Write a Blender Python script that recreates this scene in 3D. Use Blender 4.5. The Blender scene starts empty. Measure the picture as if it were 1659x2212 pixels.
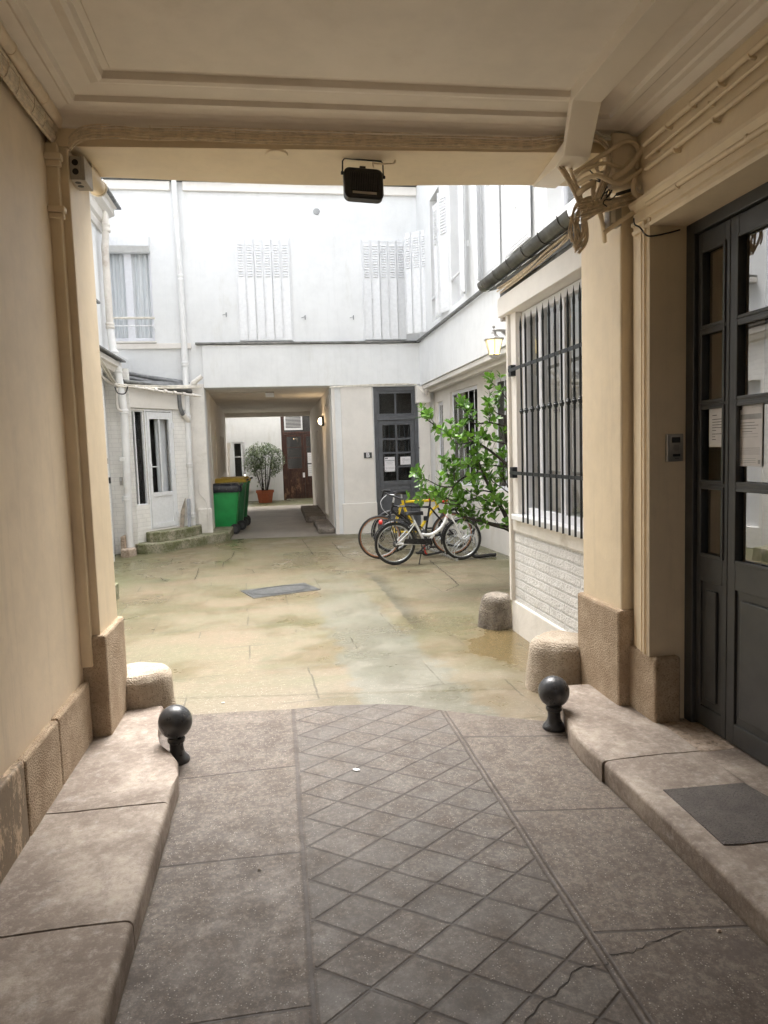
import bpy, bmesh, math, random
from mathutils import Vector, Matrix, Euler
from mathutils import noise as mnoise
random.seed(7)
R = math.radians
PI = math.pi
S = bpy.context.scene
COL = S.collection

# ------------------------------------------------------------------ camera
F, CX, CY, HC = 1512.0, 829.5, 1106.0, 1.6
YAW, PITCH, ROLL = R(8.6), R(-5.0), R(-1.85)
_f = Vector((math.sin(YAW)*math.cos(PITCH), math.cos(YAW)*math.cos(PITCH), math.sin(PITCH)))
_r = Vector((math.cos(YAW), -math.sin(YAW), 0))
_u = _r.cross(_f)
RT = _r*math.cos(ROLL) + _u*math.sin(ROLL)
UP = -_r*math.sin(ROLL) + _u*math.cos(ROLL)
CAMPOS = Vector((0, 0, HC))
cam = bpy.data.cameras.new('camera')
camo = bpy.data.objects.new('camera', cam)
COL.objects.link(camo)
camo.matrix_world = Matrix(((RT.x, UP.x, -_f.x, 0), (RT.y, UP.y, -_f.y, 0), (RT.z, UP.z, -_f.z, HC), (0, 0, 0, 1)))
cam.sensor_fit = 'HORIZONTAL'; cam.sensor_width = 36; cam.lens = F/1659*36
cam.clip_start = 0.05; cam.clip_end = 400
S.camera = camo

def at(px, py, ax, v):
    """survey helper: the point of the plane (ax = v) seen at a place of the photo (1659 px wide)"""
    d = RT*((px-CX)/F) - UP*((py-CY)/F) + _f
    i = 'xyz'.index(ax)
    return CAMPOS + d*((v-CAMPOS[i])/d[i])

# ------------------------------------------------------------------ light
S.render.resolution_x, S.render.resolution_y = 768, 1024
S.view_settings.view_transform = 'Standard'
S.view_settings.look = 'None'
S.view_settings.exposure = 2.3
S.view_settings.gamma = 1
w = bpy.data.worlds.new('World'); S.world = w; w.use_nodes = True
nt = w.node_tree
sky = nt.nodes.new('ShaderNodeTexSky'); sky.sky_type = 'NISHITA'; sky.sun_disc = False
SUN_EL, SUN_AZ = R(64), R(14)
sky.sun_elevation = SUN_EL; sky.sun_rotation = SUN_AZ
sky.air_density = 1.0; sky.dust_density = 6.0; sky.ozone_density = 1.0
hs = nt.nodes.new('ShaderNodeHueSaturation'); hs.inputs['Saturation'].default_value = .28   # overcast: the cloud layer greys the sky
nt.links.new(sky.outputs[0], hs.inputs['Color']); nt.links.new(hs.outputs[0], nt.nodes['Background'].inputs[0])
nt.nodes['Background'].inputs[1].default_value = 0.15
sl = bpy.data.lights.new('sun', 'SUN'); sl.energy = 1.5; sl.angle = R(60); sl.color = (1, .96, .9)
so = bpy.data.objects.new('sun', sl); COL.objects.link(so)
so.rotation_euler = (R(90)-SUN_EL, 0, PI-SUN_AZ)
so.location = (0, 8, 20)

# ------------------------------------------------------------------ materials
class NT:
    def __init__(s, name):
        s.m = bpy.data.materials.new(name); s.m.use_nodes = True
        s.t = s.m.node_tree; s.b = s.t.nodes['Principled BSDF']
        s.out = s.t.nodes['Material Output']
        s.co = None
    def new(s, k): return s.t.nodes.new(k)
    def link(s, a, b): s.t.links.new(a, b)
    def put(s, sock, v):
        if isinstance(v, bpy.types.NodeSocket): s.link(v, sock)
        elif isinstance(v, (tuple, list)) and len(v) == 3 and sock.type == 'RGBA': sock.default_value = (*v, 1)
        else: sock.default_value = v
    def coord(s):
        if s.co is None: s.co = s.new('ShaderNodeTexCoord').outputs['Object']
        return s.co
    def noise(s, scale, detail=4, rough=.55, vec=None, stretch=None, dist=0, off=None):
        n = s.new('ShaderNodeTexNoise'); v = vec or s.coord()
        if stretch or off:
            mp = s.new('ShaderNodeMapping'); s.link(v, mp.inputs[0])
            if stretch: mp.inputs['Scale'].default_value = stretch
            if off: mp.inputs['Location'].default_value = off
            v = mp.outputs[0]
        s.link(v, n.inputs['Vector']); n.inputs['Scale'].default_value = scale
        n.inputs['Detail'].default_value = detail; n.inputs['Roughness'].default_value = rough
        n.inputs['Distortion'].default_value = dist
        return n.outputs['Fac']
    def vor(s, scale, feature='F1', vec=None):
        n = s.new('ShaderNodeTexVoronoi'); n.feature = feature; s.link(vec or s.coord(), n.inputs['Vector'])
        n.inputs['Scale'].default_value = scale
        return n.outputs['Distance']
    def ma(s, op, a, b=0.0, c=0.0, clamp=False):
        n = s.new('ShaderNodeMath'); n.operation = op; n.use_clamp = clamp
        s.put(n.inputs[0], a); s.put(n.inputs[1], b); s.put(n.inputs[2], c)
        return n.outputs[0]
    def rng(s, v, a, b, lo=0.0, hi=1.0):
        n = s.new('ShaderNodeMapRange'); s.put(n.inputs[0], v); n.interpolation_type = 'SMOOTHSTEP' if (lo, hi) == (0.0, 1.0) else 'LINEAR'
        n.inputs[1].default_value = a; n.inputs[2].default_value = b
        n.inputs[3].default_value = lo; n.inputs[4].default_value = hi
        return n.outputs[0]
    def mix(s, f, a, b, mode='MIX'):
        n = s.new('ShaderNodeMix'); n.data_type = 'RGBA'; n.blend_type = mode
        s.put(n.inputs[0], f); s.put(n.inputs[6], a); s.put(n.inputs[7], b)
        return n.outputs[2]
    def xyz(s, v=None):
        n = s.new('ShaderNodeSeparateXYZ'); s.link(v or s.coord(), n.inputs[0]); return n.outputs
    def comb(s, x, y, z=0.0):
        n = s.new('ShaderNodeCombineXYZ'); s.put(n.inputs[0], x); s.put(n.inputs[1], y); s.put(n.inputs[2], z); return n.outputs[0]
    def bump(s, h, st=.3, dist=.01, nrm=None):
        n = s.new('ShaderNodeBump'); s.link(h, n.inputs['Height'])
        n.inputs['Strength'].default_value = st; n.inputs['Distance'].default_value = dist
        if nrm: s.link(nrm, n.inputs['Normal'])
        return n.outputs[0]
    def fin(s, col=None, rough=None, nrm=None, metal=None, spec=None):
        if col is not None: s.put(s.b.inputs['Base Color'], col)
        if rough is not None: s.put(s.b.inputs['Roughness'], rough)
        if nrm is not None: s.link(nrm, s.b.inputs['Normal'])
        if metal is not None: s.b.inputs['Metallic'].default_value = metal
        if spec is not None: s.b.inputs['Specular IOR Level'].default_value = spec
        return s.m

def plaster(name, c, var=.08, st=.25, fine=60, rough=.75, stain=None, samt=.4, streak=False, grime=0):
    n = NT(name)
    a = n.noise(1.3, 5, .6)
    b = n.noise(9, 4, .6)
    k = n.ma('ADD', n.ma('MULTIPLY', a, .7), n.ma('MULTIPLY', b, .3))
    dark = tuple(x*(1-var*2.2) for x in c)
    col = n.mix(n.rng(k, .35, .62), dark, c)
    if stain:
        s1 = n.noise(2.2, 6, .7, stretch=(1, 1, .25) if streak else None, off=(3, 1, 5))
        col = n.mix(n.ma('MULTIPLY', n.rng(s1, .55, .75), samt), col, stain)
    if grime:
        z = n.xyz()[2]
        sk = n.noise(5, 6, .75, stretch=(2.5, 2.5, .16), off=(1, 3, 2)); low = n.rng(z, .4, 2.4, 1, .35)
        col = n.mix(n.ma('MULTIPLY', n.ma('MULTIPLY', n.rng(sk, .50, .66), low), grime), col, tuple(x*.55 for x in c))
        sp = n.ma('MULTIPLY', n.rng(n.vor(9), .018, .032, 1, 0), n.rng(n.noise(3, 3, .6, off=(5, 0, 1)), .52, .56))
        col = n.mix(n.ma('MULTIPLY', sp, grime), col, tuple(x*.3 for x in c))
        sc = n.noise(9, 7, .8, stretch=(1, 1, .5), off=(8, 3, 2)); col = n.mix(n.ma('MULTIPLY', n.ma('MULTIPLY', n.rng(sc, .60, .68), low), grime*.8), col, tuple(x*.62 for x in c))
    h = n.ma('ADD', n.noise(fine, 3, .6), n.ma('MULTIPLY', n.noise(4 if grime else 7, 3, .5), 4 if grime else 1.5))
    return n.fin(col, rough, n.bump(h, st, .006))

def simple(name, c, rough=.5, metal=0, var=.15, scale=18, bump=.0, spec=None):
    n = NT(name)
    k = n.noise(scale, 4, .6)
    col = n.mix(n.rng(k, .3, .7), tuple(x*(1-var) for x in c), tuple(min(1, x*(1+var)) for x in c))
    r = n.rng(n.noise(scale*1.7, 3, .6, off=(2, 2, 2)), .3, .7, rough*.8, min(1, rough*1.2))
    nr = n.bump(n.noise(scale*4, 3, .6), bump, .004) if bump else None
    return n.fin(col, r, nr, metal, spec)

def stone(name, c, dark, st=.8, scale=55, rough=.85):
    n = NT(name)
    k = n.noise(5, 6, .7); f = n.noise(scale, 4, .7)
    col = n.mix(n.rng(k, .35, .68), dark, c)
    col = n.mix(n.rng(f, .3, .5), tuple(x*.55 for x in dark), col)
    col = n.mix(n.ma('MULTIPLY', n.rng(n.vor(scale*1.6), .0, .18, 1, 0), .5), col, tuple(x*.6 for x in dark))
    h = n.ma('ADD', f, n.ma('MULTIPLY', n.vor(scale*1.2), 1.2))
    return n.fin(col, rough, n.bump(h, st, .012))

def glass(name='window_glass', tint=(.975, .985, .985)):
    n = NT(name)
    n.t.nodes.remove(n.b)
    tr = n.new('ShaderNodeBsdfTransparent'); tr.inputs[0].default_value = (*tint, 1)
    gl = n.new('ShaderNodeBsdfGlossy'); gl.inputs['Roughness'].default_value = .02
    nr = n.bump(n.noise(2.5, 2, .5), .06, .02); n.link(nr, gl.inputs['Normal'])
    fr = n.new('ShaderNodeFresnel'); fr.inputs[0].default_value = 1.45
    mx = n.new('ShaderNodeMixShader'); n.link(n.ma('MULTIPLY', fr.outputs[0], .42), mx.inputs[0])
    n.link(tr.outputs[0], mx.inputs[1]); n.link(gl.outputs[0], mx.inputs[2]); n.link(mx.outputs[0], n.out.inputs[0])
    return n.m

def emis(name, c, s):
    n = NT(name); n.b.inputs['Emission Color'].default_value = (*c, 1); n.b.inputs['Emission Strength'].default_value = s
    n.b.inputs['Base Color'].default_value = (*c, 1)
    return n.m

def brickwork(name, c, bw, bh, axis='x', st=1.0, rough_n=1.0, mortar=.012):
    """painted brick: the courses are relief, the joints are coloured darker than the faces"""
    n = NT(name); x, y, z = n.xyz()
    hor = {'x': x, 'y': y, 'd': n.ma('ADD', x, y)}[axis]
    wob = n.ma('MULTIPLY', n.ma('SUBTRACT', n.noise(4, 3, .6), .5), .018)
    v = n.comb(hor, n.ma('ADD', z, wob))
    br = n.new('ShaderNodeTexBrick'); n.link(v, br.inputs['Vector'])
    br.inputs['Scale'].default_value = 1; br.inputs['Mortar Size'].default_value = mortar
    br.inputs['Mortar Smooth'].default_value = .4
    br.inputs['Brick Width'].default_value = bw; br.inputs['Row Height'].default_value = bh
    m = br.outputs['Fac']
    fn = n.noise(38, 5, .7); md = n.noise(11, 4, .65)
    h = n.ma('SUBTRACT', n.ma('ADD', n.ma('MULTIPLY', fn, .5*rough_n), n.ma('MULTIPLY', md, .6*rough_n)), n.ma('MULTIPLY', m, .9))
    col = n.mix(n.rng(n.noise(3, 5, .6), .35, .65), tuple(k*.88 for k in c), c)
    col = n.mix(n.ma('MULTIPLY', m, .35), col, tuple(k*.6 for k in c))
    low = n.ma('MULTIPLY', n.rng(z, .0, .5, 1, 0), n.rng(n.noise(6, 5, .7), .45, .65))
    col = n.mix(n.ma('MULTIPLY', low, .35), col, (.35, .33, .22))
    return n.fin(col, .8, n.bump(h, st, .02))

M = {}
M['white'] = plaster('white_render', (.79, .80, .80), .035, .14, stain=(.58, .57, .52), samt=.5, streak=True, grime=.22)
M['white2'] = plaster('cream_white_render', (.80, .765, .715), .04, .15, stain=(.62, .56, .46), samt=.4, streak=True)
M['white_dirty'] = plaster('stained_white_render', (.82, .785, .73), .07, .4, fine=30, stain=(.42, .37, .27), samt=.6)
M['tan'] = plaster('tan_wall_paint', (.84, .70, .52), .06, .12, rough=.55, stain=(.60, .46, .33), samt=.2, streak=False, grime=.22)
M['tan2'] = plaster('sand_wall_paint', (.83, .69, .49), .05, .12, rough=.5, stain=(.62, .48, .34), samt=.2, streak=False, grime=.22)
M['ceil'] = plaster('ceiling_paint', (.88, .80, .70), .04, .08, rough=.6, stain=(.70, .60, .48), samt=.35)
M['cable'] = simple('painted_cable', (.70, .58, .43), .5, var=.2, scale=25)
M['cablew'] = simple('white_cable', (.72, .68, .6), .5, var=.12)
M['plinth'] = stone('bush_hammered_plinth', (.50, .39, .275), (.36, .265, .175), .45, 105)
M['plinth2'] = stone('granite_guard_stone', (.50, .425, .335), (.37, .30, .225), .55, 85)
M['darkstone'] = stone('dirty_guard_stone', (.30, .26, .21), (.12, .10, .08), .7, 60)
M['iron'] = simple('black_painted_iron', (.022, .026, .03), .35, .3, bump=.2)
M['dgrey'] = simple('dark_grey_gloss_paint', (.052, .053, .053), .38, var=.12, scale=8, bump=.06)
M['bluegrey'] = simple('slate_grey_door_paint', (.10, .105, .115), .42, var=.12, scale=8, bump=.06)
M['black'] = simple('black_plastic', (.012, .012, .014), .4)
M['rubber'] = simple('tyre_rubber', (.018, .018, .018), .7)
M['tanwall'] = simple('tan_tyre_sidewall', (.32, .15, .07), .7)
M['chrome'] = simple('galvanised_steel', (.62, .64, .66), .28, .9, var=.08)
M['alu'] = simple('aluminium', (.55, .56, .57), .3, .9, var=.08)
M['bike_white'] = simple('white_bike_paint', (.82, .82, .82), .25, var=.03)
M['bike_black'] = simple('black_bike_paint', (.015, .015, .018), .25)
M['bike_yellow'] = simple('yellow_bike_paint', (.78, .55, .02), .3, var=.05)
M['red'] = simple('red_plastic', (.65, .03, .02), .35)
M['green_bin'] = simple('green_bin_plastic', (.02, .30, .075), .42, var=.1, scale=5)
M['green_dark'] = simple('dark_green_bin_plastic', (.03, .16, .06), .45, var=.12, scale=5)
M['lid_yellow'] = simple('dull_yellow_lid', (.35, .24, .03), .5)
M['bag'] = simple('black_bin_bag', (.02, .022, .03), .25, bump=.8, scale=10)
M['terracotta'] = simple('terracotta_plastic', (.33, .09, .04), .6, var=.12)
M['brown_door'] = None
M['glass'] = glass()
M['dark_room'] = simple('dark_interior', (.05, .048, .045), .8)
M['curtain'] = None
M['room_grey'] = simple('grey_interior', (.50, .51, .50), .8)
M['pvc'] = simple('white_window_plastic', (.78, .79, .83), .35, var=.03)
M['wpaint'] = simple('white_metal_paint', (.78, .79, .80), .4, var=.04)
M['pipe'] = plaster('white_painted_pipe', (.78, .78, .77), .05, .15, rough=.45, stain=(.5, .42, .33), samt=.35)
M['pipeb'] = plaster('peeling_painted_pipe', (.76, .72, .66), .08, .4, rough=.55, stain=(.35, .24, .16), samt=.6)
M['zinc'] = simple('grey_zinc', (.21, .215, .22), .45, .5, var=.25, scale=9, bump=.15)
M['zincd'] = simple('weathered_zinc', (.15, .15, .14), .4, .6, var=.35, scale=7, bump=.2)
M['paper'] = simple('paper', (.78, .77, .78), .8, var=.03)
M['ink'] = simple('printed_ink', (.06, .06, .07), .8)
M['inkg'] = simple('grey_print', (.45, .46, .48), .8)
M['slab'] = None
M['steel'] = simple('brushed_steel', (.42, .40, .37), .35, .8, var=.06)
M['box'] = simple('grey_junction_box', (.42, .38, .33), .5, var=.06)
M['wood'] = simple('weathered_timber', (.26, .22, .17), .8, var=.35, scale=12, bump=.5)
M['manhole'] = simple('cast_iron', (.075, .078, .078), .5, .3, var=.3, scale=14, bump=.5)
M['bark'] = simple('dark_bark', (.028, .022, .018), .8, var=.4, bump=.6)
M['clay'] = stone('old_stone_block', (.55, .45, .37), (.34, .26, .19), .7, 30)
M['frost'] = emis('lit_lamp_glass', (1, .80, .38), .42)
M['bulb'] = emis('glowing_bulb', (1, .86, .6), 2.0)
M['lampgrey'] = simple('pale_grey_lamp_paint', (.42, .42, .42), .4)
M['amber'] = simple('frosted_amber_glass', (.75, .6, .3), .3)

def leafmat(name, c1, c2, tr=.35, gloss=.35):
    n = NT(name)
    k = n.noise(14, 2, .5)
    oi = n.new('ShaderNodeNewGeometry').outputs['Random Per Island']
    col = n.mix(oi, c1, c2)
    col = n.mix(n.ma('MULTIPLY', k, .4), col, tuple(x*.6 for x in c1))
    n.fin(col, gloss)
    tl = n.new('ShaderNodeBsdfTranslucent'); n.put(tl.inputs[0], n.mix(.0, col, col))
    mx = n.new('ShaderNodeMixShader'); mx.inputs[0].default_value = tr
    n.link(n.b.outputs[0], mx.inputs[1]); n.link(tl.outputs[0], mx.inputs[2]); n.link(mx.outputs[0], n.out.inputs[0])
    return n.m
M['leaf'] = leafmat('glossy_green_leaf', (.045, .13, .010), (.18, .37, .038))
M['leaf2'] = leafmat('variegated_leaf', (.05, .09, .03), (.32, .38, .23), .25)

def mk_brown():
    n = NT('worn_brown_wood')
    g = n.noise(7, 5, .65, stretch=(6, 6, .5))
    col = n.mix(n.rng(g, .35, .7), (.035, .013, .009), (.085, .032, .019))
    wr = n.noise(3.2, 6, .75, stretch=(2, 2, 1))
    z = n.xyz()[2]
    col = n.mix(n.ma('MULTIPLY', n.rng(wr, .52, .66), n.rng(z, .2, 1.2, .8, 0)), col, (.30, .17, .09))
    return n.fin(col, .45, n.bump(g, .2, .004))
M['brown_door'] = mk_brown()

def mk_curtain():
    n = NT('sheer_curtain'); x = n.xyz()[0]
    v = n.comb(n.ma('ADD', n.ma('MULTIPLY', x, 1.0), n.ma('MULTIPLY', n.noise(1.2, 2, .5), .12)), 0.0)
    s_ = n.noise(16, 3, .6, vec=v)
    col = n.mix(n.rng(s_, .35, .65), (.70, .73, .76), (.92, .93, .95))
    return n.fin(col, .9, n.bump(s_, .8, .03))
M['curtain'] = mk_curtain()

def mk_slab():
    n = NT('worn_limestone_kerb')
    a = n.noise(3, 6, .65, off=(4, 4, 0)); b = n.noise(26, 5, .7)
    col = n.mix(n.rng(a, .36, .66), (.21, .165, .132), (.40, .335, .275))
    col = n.mix(n.ma('MULTIPLY', n.rng(n.noise(9, 6, .75, off=(9, 2, 1)), .55, .68), .5), col, (.42, .385, .35))
    col = n.mix(n.ma('MULTIPLY', n.rng(n.noise(13, 4, .7, stretch=(1, 3, 1), off=(1, 7, 1)), .64, .70), .6), col, (.10, .075, .06))
    gr = n.noise(30, 7, .85, off=(2, 6, 0)); g2 = n.noise(8, 7, .85, stretch=(1.6, .8, 1), off=(4, 1, 0))
    col = n.mix(n.ma('MULTIPLY', n.rng(gr, .48, .62), .45), col, (.17, .135, .108))
    col = n.mix(n.ma('MULTIPLY', n.rng(gr, .50, .36), .40), col, (.52, .46, .40))
    col = n.mix(n.ma('MULTIPLY', n.rng(g2, .54, .60), .45), col, (.20, .155, .125))
    zz = n.xyz()[2]; col = n.mix(n.ma('MULTIPLY', n.rng(zz, .03, .0), .5), col, (.12, .095, .07))
    h = n.ma('ADD', n.ma('MULTIPLY', a, 2.5), n.ma('MULTIPLY', gr, 1.4))
    return n.fin(col, n.rng(a, .3, .7, .75, .5), n.bump(h, .35, .012))
M['slab'] = mk_slab()

def grooves(n, x, y):
    """scored diamonds of the carriageway strip"""
    wob = n.ma('MULTIPLY', n.ma('SUBTRACT', n.noise(9, 2, .5), .5), .006)
    u = n.ma('ADD', n.ma('DIVIDE', y, .2285), n.ma('DIVIDE', x, .3065))
    v = n.ma('SUBTRACT', n.ma('DIVIDE', y, .2285), n.ma('DIVIDE', x, .3065))
    def ln(q, off):
        d = n.ma('ABSOLUTE', n.ma('SUBTRACT', n.ma('FRACT', n.ma('ADD', n.ma('ADD', q, off), n.ma('MULTIPLY', wob, 4))), .5))
        return n.rng(d, .012, .044, 1, 0)
    return n.ma('MAXIMUM', ln(u, .30), ln(v, .67))

def mk_paving():
    n = NT('scored_concrete_paving'); x, y, z = n.xyz()
    wob = n.ma('MULTIPLY', n.ma('SUBTRACT', n.noise(3, 3, .6), .5), .012)
    xx = n.ma('ADD', x, wob)
    inside = n.ma('MULTIPLY', n.ma('GREATER_THAN', x, .048), n.ma('LESS_THAN', x, .925))
    g = n.ma('MULTIPLY', grooves(n, x, y), inside)
    def vline(c, wd=.009):
        return n.rng(n.ma('ABSOLUTE', n.ma('SUBTRACT', xx, c)), wd*.35, wd, 1, 0)
    band = n.ma('MAXIMUM', vline(.036, .016), n.ma('MAXIMUM', vline(.932, .010), vline(.955, .008)))
    def hline(c, side, sl=0.0, wd=.008):
        q = n.ma('SUBTRACT', n.ma('ADD', y, n.ma('ADD', wob, n.ma('MULTIPLY', x, sl))), c)
        return n.ma('MULTIPLY', n.rng(n.ma('ABSOLUTE', q), wd*.4, wd, 1, 0), side)
    left = n.ma('LESS_THAN', x, .03); right = n.ma('GREATER_THAN', x, .96)
    j = n.ma('MAXIMUM', n.ma('MAXIMUM', hline(3.50, left, -.04), hline(2.71, left, .02)), n.ma('MAXIMUM', hline(1.91, left), hline(3.57+.28, right, .2)))
    j = n.ma('MAXIMUM', j, n.ma('MAXIMUM', hline(2.83+.16, right, .16), hline(2.05+.13, right, .14)))
    nv = n.comb(n.ma('ADD', x, n.ma('MULTIPLY', n.noise(6, 4, .7), .25)), n.ma('ADD', y, n.ma('MULTIPLY', n.noise(6, 4, .7, off=(5, 5, 5)), .25)))
    cr = n.ma('MULTIPLY', n.rng(n.vor(.8, 'DISTANCE_TO_EDGE', nv), 0, .006, 1, 0), n.rng(n.noise(1.1, 2, .5, off=(1, 9, 0)), .95, .97))
    big = n.noise(1.1, 6, .65); md = n.noise(7, 5, .65, off=(3, 3, 0)); fi = n.noise(120, 3, .7)
    col = n.mix(n.rng(big, .35, .65), (.066, .046, .033), (.115, .086, .063))
    col = n.mix(n.ma('MULTIPLY', n.rng(md, .40, .62), .5), col, (.155, .122, .094))
    col = n.mix(n.ma('MULTIPLY', n.ma('MULTIPLY', inside, n.rng(md, .3, .6)), .4), col, (.088, .078, .066))
    col = n.mix(n.ma('MULTIPLY', n.rng(fi, .35, .5, 1, 0), .5), col, (.06, .05, .04))
    gr = n.noise(38, 7, .85, off=(2, 6, 0)); g2 = n.noise(15, 6, .8, stretch=(1.3, .7, 1), off=(4, 1, 0))
    col = n.mix(n.ma('MULTIPLY', n.rng(gr, .47, .60), .65), col, (.048, .036, .027))
    col = n.mix(n.ma('MULTIPLY', n.rng(gr, .50, .38), .55), col, (.20, .165, .132))
    col = n.mix(n.ma('MULTIPLY', n.rng(g2, .50, .62), .5), col, (.058, .043, .032))
    sp = n.ma('MULTIPLY', n.rng(n.vor(95), .12, .26, 1, 0), n.rng(n.noise(30, 2, .5, off=(7, 0, 0)), .44, .58))
    col = n.mix(n.ma('MULTIPLY', sp, .7), col, (.42, .38, .33))
    wn = n.new('ShaderNodeTexWhiteNoise'); wn.noise_dimensions = '2D'
    fu = n.ma('FLOOR', n.ma('ADD', n.ma('ADD', n.ma('DIVIDE', y, .2285), n.ma('DIVIDE', x, .3065)), .80)); fv = n.ma('FLOOR', n.ma('ADD', n.ma('SUBTRACT', n.ma('DIVIDE', y, .2285), n.ma('DIVIDE', x, .3065)), 1.17))
    n.link(n.comb(fu, fv), wn.inputs['Vector'])
    col = n.mix(n.ma('MULTIPLY', inside, n.ma('MULTIPLY', wn.outputs['Value'], .38)), col, (.055, .05, .045))
    st = n.rng(n.noise(2.1, 4, .6, off=(8, 2, 0)), .60, .68)
    col = n.mix(n.ma('MULTIPLY', st, .5), col, (.07, .052, .044))
    lines = n.ma('MAXIMUM', n.ma('MAXIMUM', g, j), n.ma('MAXIMUM', n.ma('MULTIPLY', band, .8), cr))
    col = n.mix(n.ma('MULTIPLY', lines, .85), col, (.032, .022, .017))
    h = n.ma('SUBTRACT', n.ma('ADD', n.ma('MULTIPLY', fi, .25), n.ma('MULTIPLY', md, .3)), n.ma('MULTIPLY', lines, 1.0))
    return n.fin(col, n.rng(md, .3, .7, .75, .55), n.bump(h, .5, .006))
M['paving'] = mk_paving()

def mk_court():
    n = NT('wet_mossy_concrete'); x, y, z = n.xyz()
    fi = n.noise(95, 3, .7); gr = n.noise(34, 6, .8, stretch=(.6, 1.3, 1))
    big = n.noise(.5, 7, .72, off=(2, 0, 0)); md = n.noise(1.7, 7, .75, off=(3, 3, 0))
    st = n.noise(2.0, 8, .78, stretch=(.4, 1.5, 1), off=(6, 1, 0))
    col = n.mix(n.rng(big, .32, .68), (.175, .125, .072), (.125, .113, .060))
    col = n.mix(n.ma('MULTIPLY', n.rng(md, .40, .66), .75), col, (.185, .130, .080))
    col = n.mix(n.ma('MULTIPLY', n.rng(st, .40, .66), .85), col, (.128, .122, .058))
    col = n.mix(n.ma('MULTIPLY', n.rng(n.noise(.9, 8, .8, off=(2, 8, 0)), .50, .66), .7), col, (.085, .092, .036))
    # paler, pinker ground by the gateway
    near = n.rng(n.ma('ADD', y, n.ma('MULTIPLY', n.noise(1.3, 5, .7), 1.4)), 4.8, 5.9, 1, 0)
    col = n.mix(n.ma('MULTIPLY', near, .7), col, (.195, .152, .108))
    # moss along the wall feet
    wl = n.ma('MAXIMUM', n.rng(n.ma('ADD', n.ma('MULTIPLY', x, -1.0), n.ma('MULTIPLY', md, .8)), 2.0, 2.7), n.ma('MAXIMUM', n.rng(n.ma('ADD', y, n.ma('MULTIPLY', md, 1.2)), 13.3, 14.3), n.rng(n.ma('ADD', x, n.ma('MULTIPLY', md, .9)), 3.1, 3.7)))
    col = n.mix(n.ma('MULTIPLY', wl, .7), col, (.10, .11, .04))
    # ochre wet patch by the annex foot
    pd = n.ma('ADD', n.ma('ADD', n.ma('ABSOLUTE', n.ma('SUBTRACT', x, 1.85)), n.ma('MULTIPLY', n.ma('ABSOLUTE', n.ma('SUBTRACT', y, 5.25)), .62)), n.ma('MULTIPLY', n.ma('SUBTRACT', md, .5), .7))
    pud = n.rng(pd, .42, .55, 1, 0)
    col = n.mix(n.ma('MULTIPLY', pud, .8), col, (.14, .095, .035))
    # grey washed channel
    cx = n.rng(y, 4.2, 9.5, .84, .55); wd = n.rng(y, 4.2, 9.5, .36, .24)
    jit = n.ma('MULTIPLY', n.ma('SUBTRACT', n.noise(2.2, 7, .75), .5), .75)
    dd = n.ma('DIVIDE', n.ma('ABSOLUTE', n.ma('SUBTRACT', n.ma('ADD', x, jit), cx)), wd)
    ch = n.ma('MULTIPLY', n.rng(dd, .9, 1.12, 1, 0), n.rng(y, 5.8, 10.0, 1, .12))
    col = n.mix(n.ma('MULTIPLY', ch, .72), col, (.135, .142, .118))
    # scored slabs: short joints
    br = n.new('ShaderNodeTexBrick')
    wob = n.ma('MULTIPLY', n.ma('SUBTRACT', n.noise(2.5, 4, .7), .5), .05)
    n.link(n.comb(n.ma('ADD', n.ma('ADD', x, wob), n.ma('MULTIPLY', y, .05)), n.ma('SUBTRACT', n.ma('ADD', y, wob), n.ma('MULTIPLY', x, .10))), br.inputs['Vector'])
    br.inputs['Scale'].default_value = 1; br.inputs['Mortar Size'].default_value = .0075; br.inputs['Mortar Smooth'].default_value = .4
    br.inputs['Brick Width'].default_value = .86; br.inputs['Row Height'].default_value = .74
    br.inputs['Color1'].default_value = (0, 0, 0, 1); br.inputs['Color2'].default_value = (1, 1, 1, 1); br.inputs['Mortar'].default_value = (.5, .5, .5, 1)
    jn = n.ma('MULTIPLY', br.outputs['Fac'], n.rng(n.noise(2.2, 3, .6, off=(1, 1, 4)), .44, .58))
    col = n.mix(n.ma('MULTIPLY', br.outputs['Color'], .14), col, (.09, .08, .05))
    col = n.mix(n.ma('MULTIPLY', jn, .8), col, (.045, .04, .022))
    # dark runnel down from the small drain
    rx = n.rng(y, 5.8, 9.0, 1.17, 1.14)
    q = n.ma('SUBTRACT', n.ma('ADD', x, n.ma('MULTIPLY', n.ma('SUBTRACT', n.noise(4.5, 6, .8), .5), .16)), rx)
    run = n.ma('MULTIPLY', n.ma('MULTIPLY', n.rng(q, -.022, -.004), n.rng(q, .03, .20, 1, 0)), n.ma('MULTIPLY', n.rng(y, 5.7, 6.6), n.rng(y, 8.7, 9.0, 1, 0)))
    col = n.mix(n.ma('MULTIPLY', run, .85), col, (.048, .045, .024))
    drn = n.rng(n.ma('ADD', n.ma('ABSOLUTE', n.ma('SUBTRACT', x, 1.13)), n.ma('MULTIPLY', n.ma('ABSOLUTE', n.ma('SUBTRACT', y, 9.0)), .8)), .04, .09, 1, 0)
    col = n.mix(n.ma('MULTIPLY', drn, .7), col, (.05, .04, .03))
    # mossy line where the gateway paving meets the yard
    ed = n.rng(n.ma('ABSOLUTE', n.ma('SUBTRACT', n.ma('ADD', n.ma('ADD', y, n.ma('MULTIPLY', x, .16)), n.ma('MULTIPLY', md, .06)), 4.62)), .006, .03, 1, 0)
    col = n.mix(n.ma('MULTIPLY', n.ma('MULTIPLY', ed, n.rng(gr, .38, .52)), .75), col, (.075, .062, .028))
    # grain
    col = n.mix(n.ma('MULTIPLY', n.rng(gr, .48, .66), .45), col, (.085, .073, .042))
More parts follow.
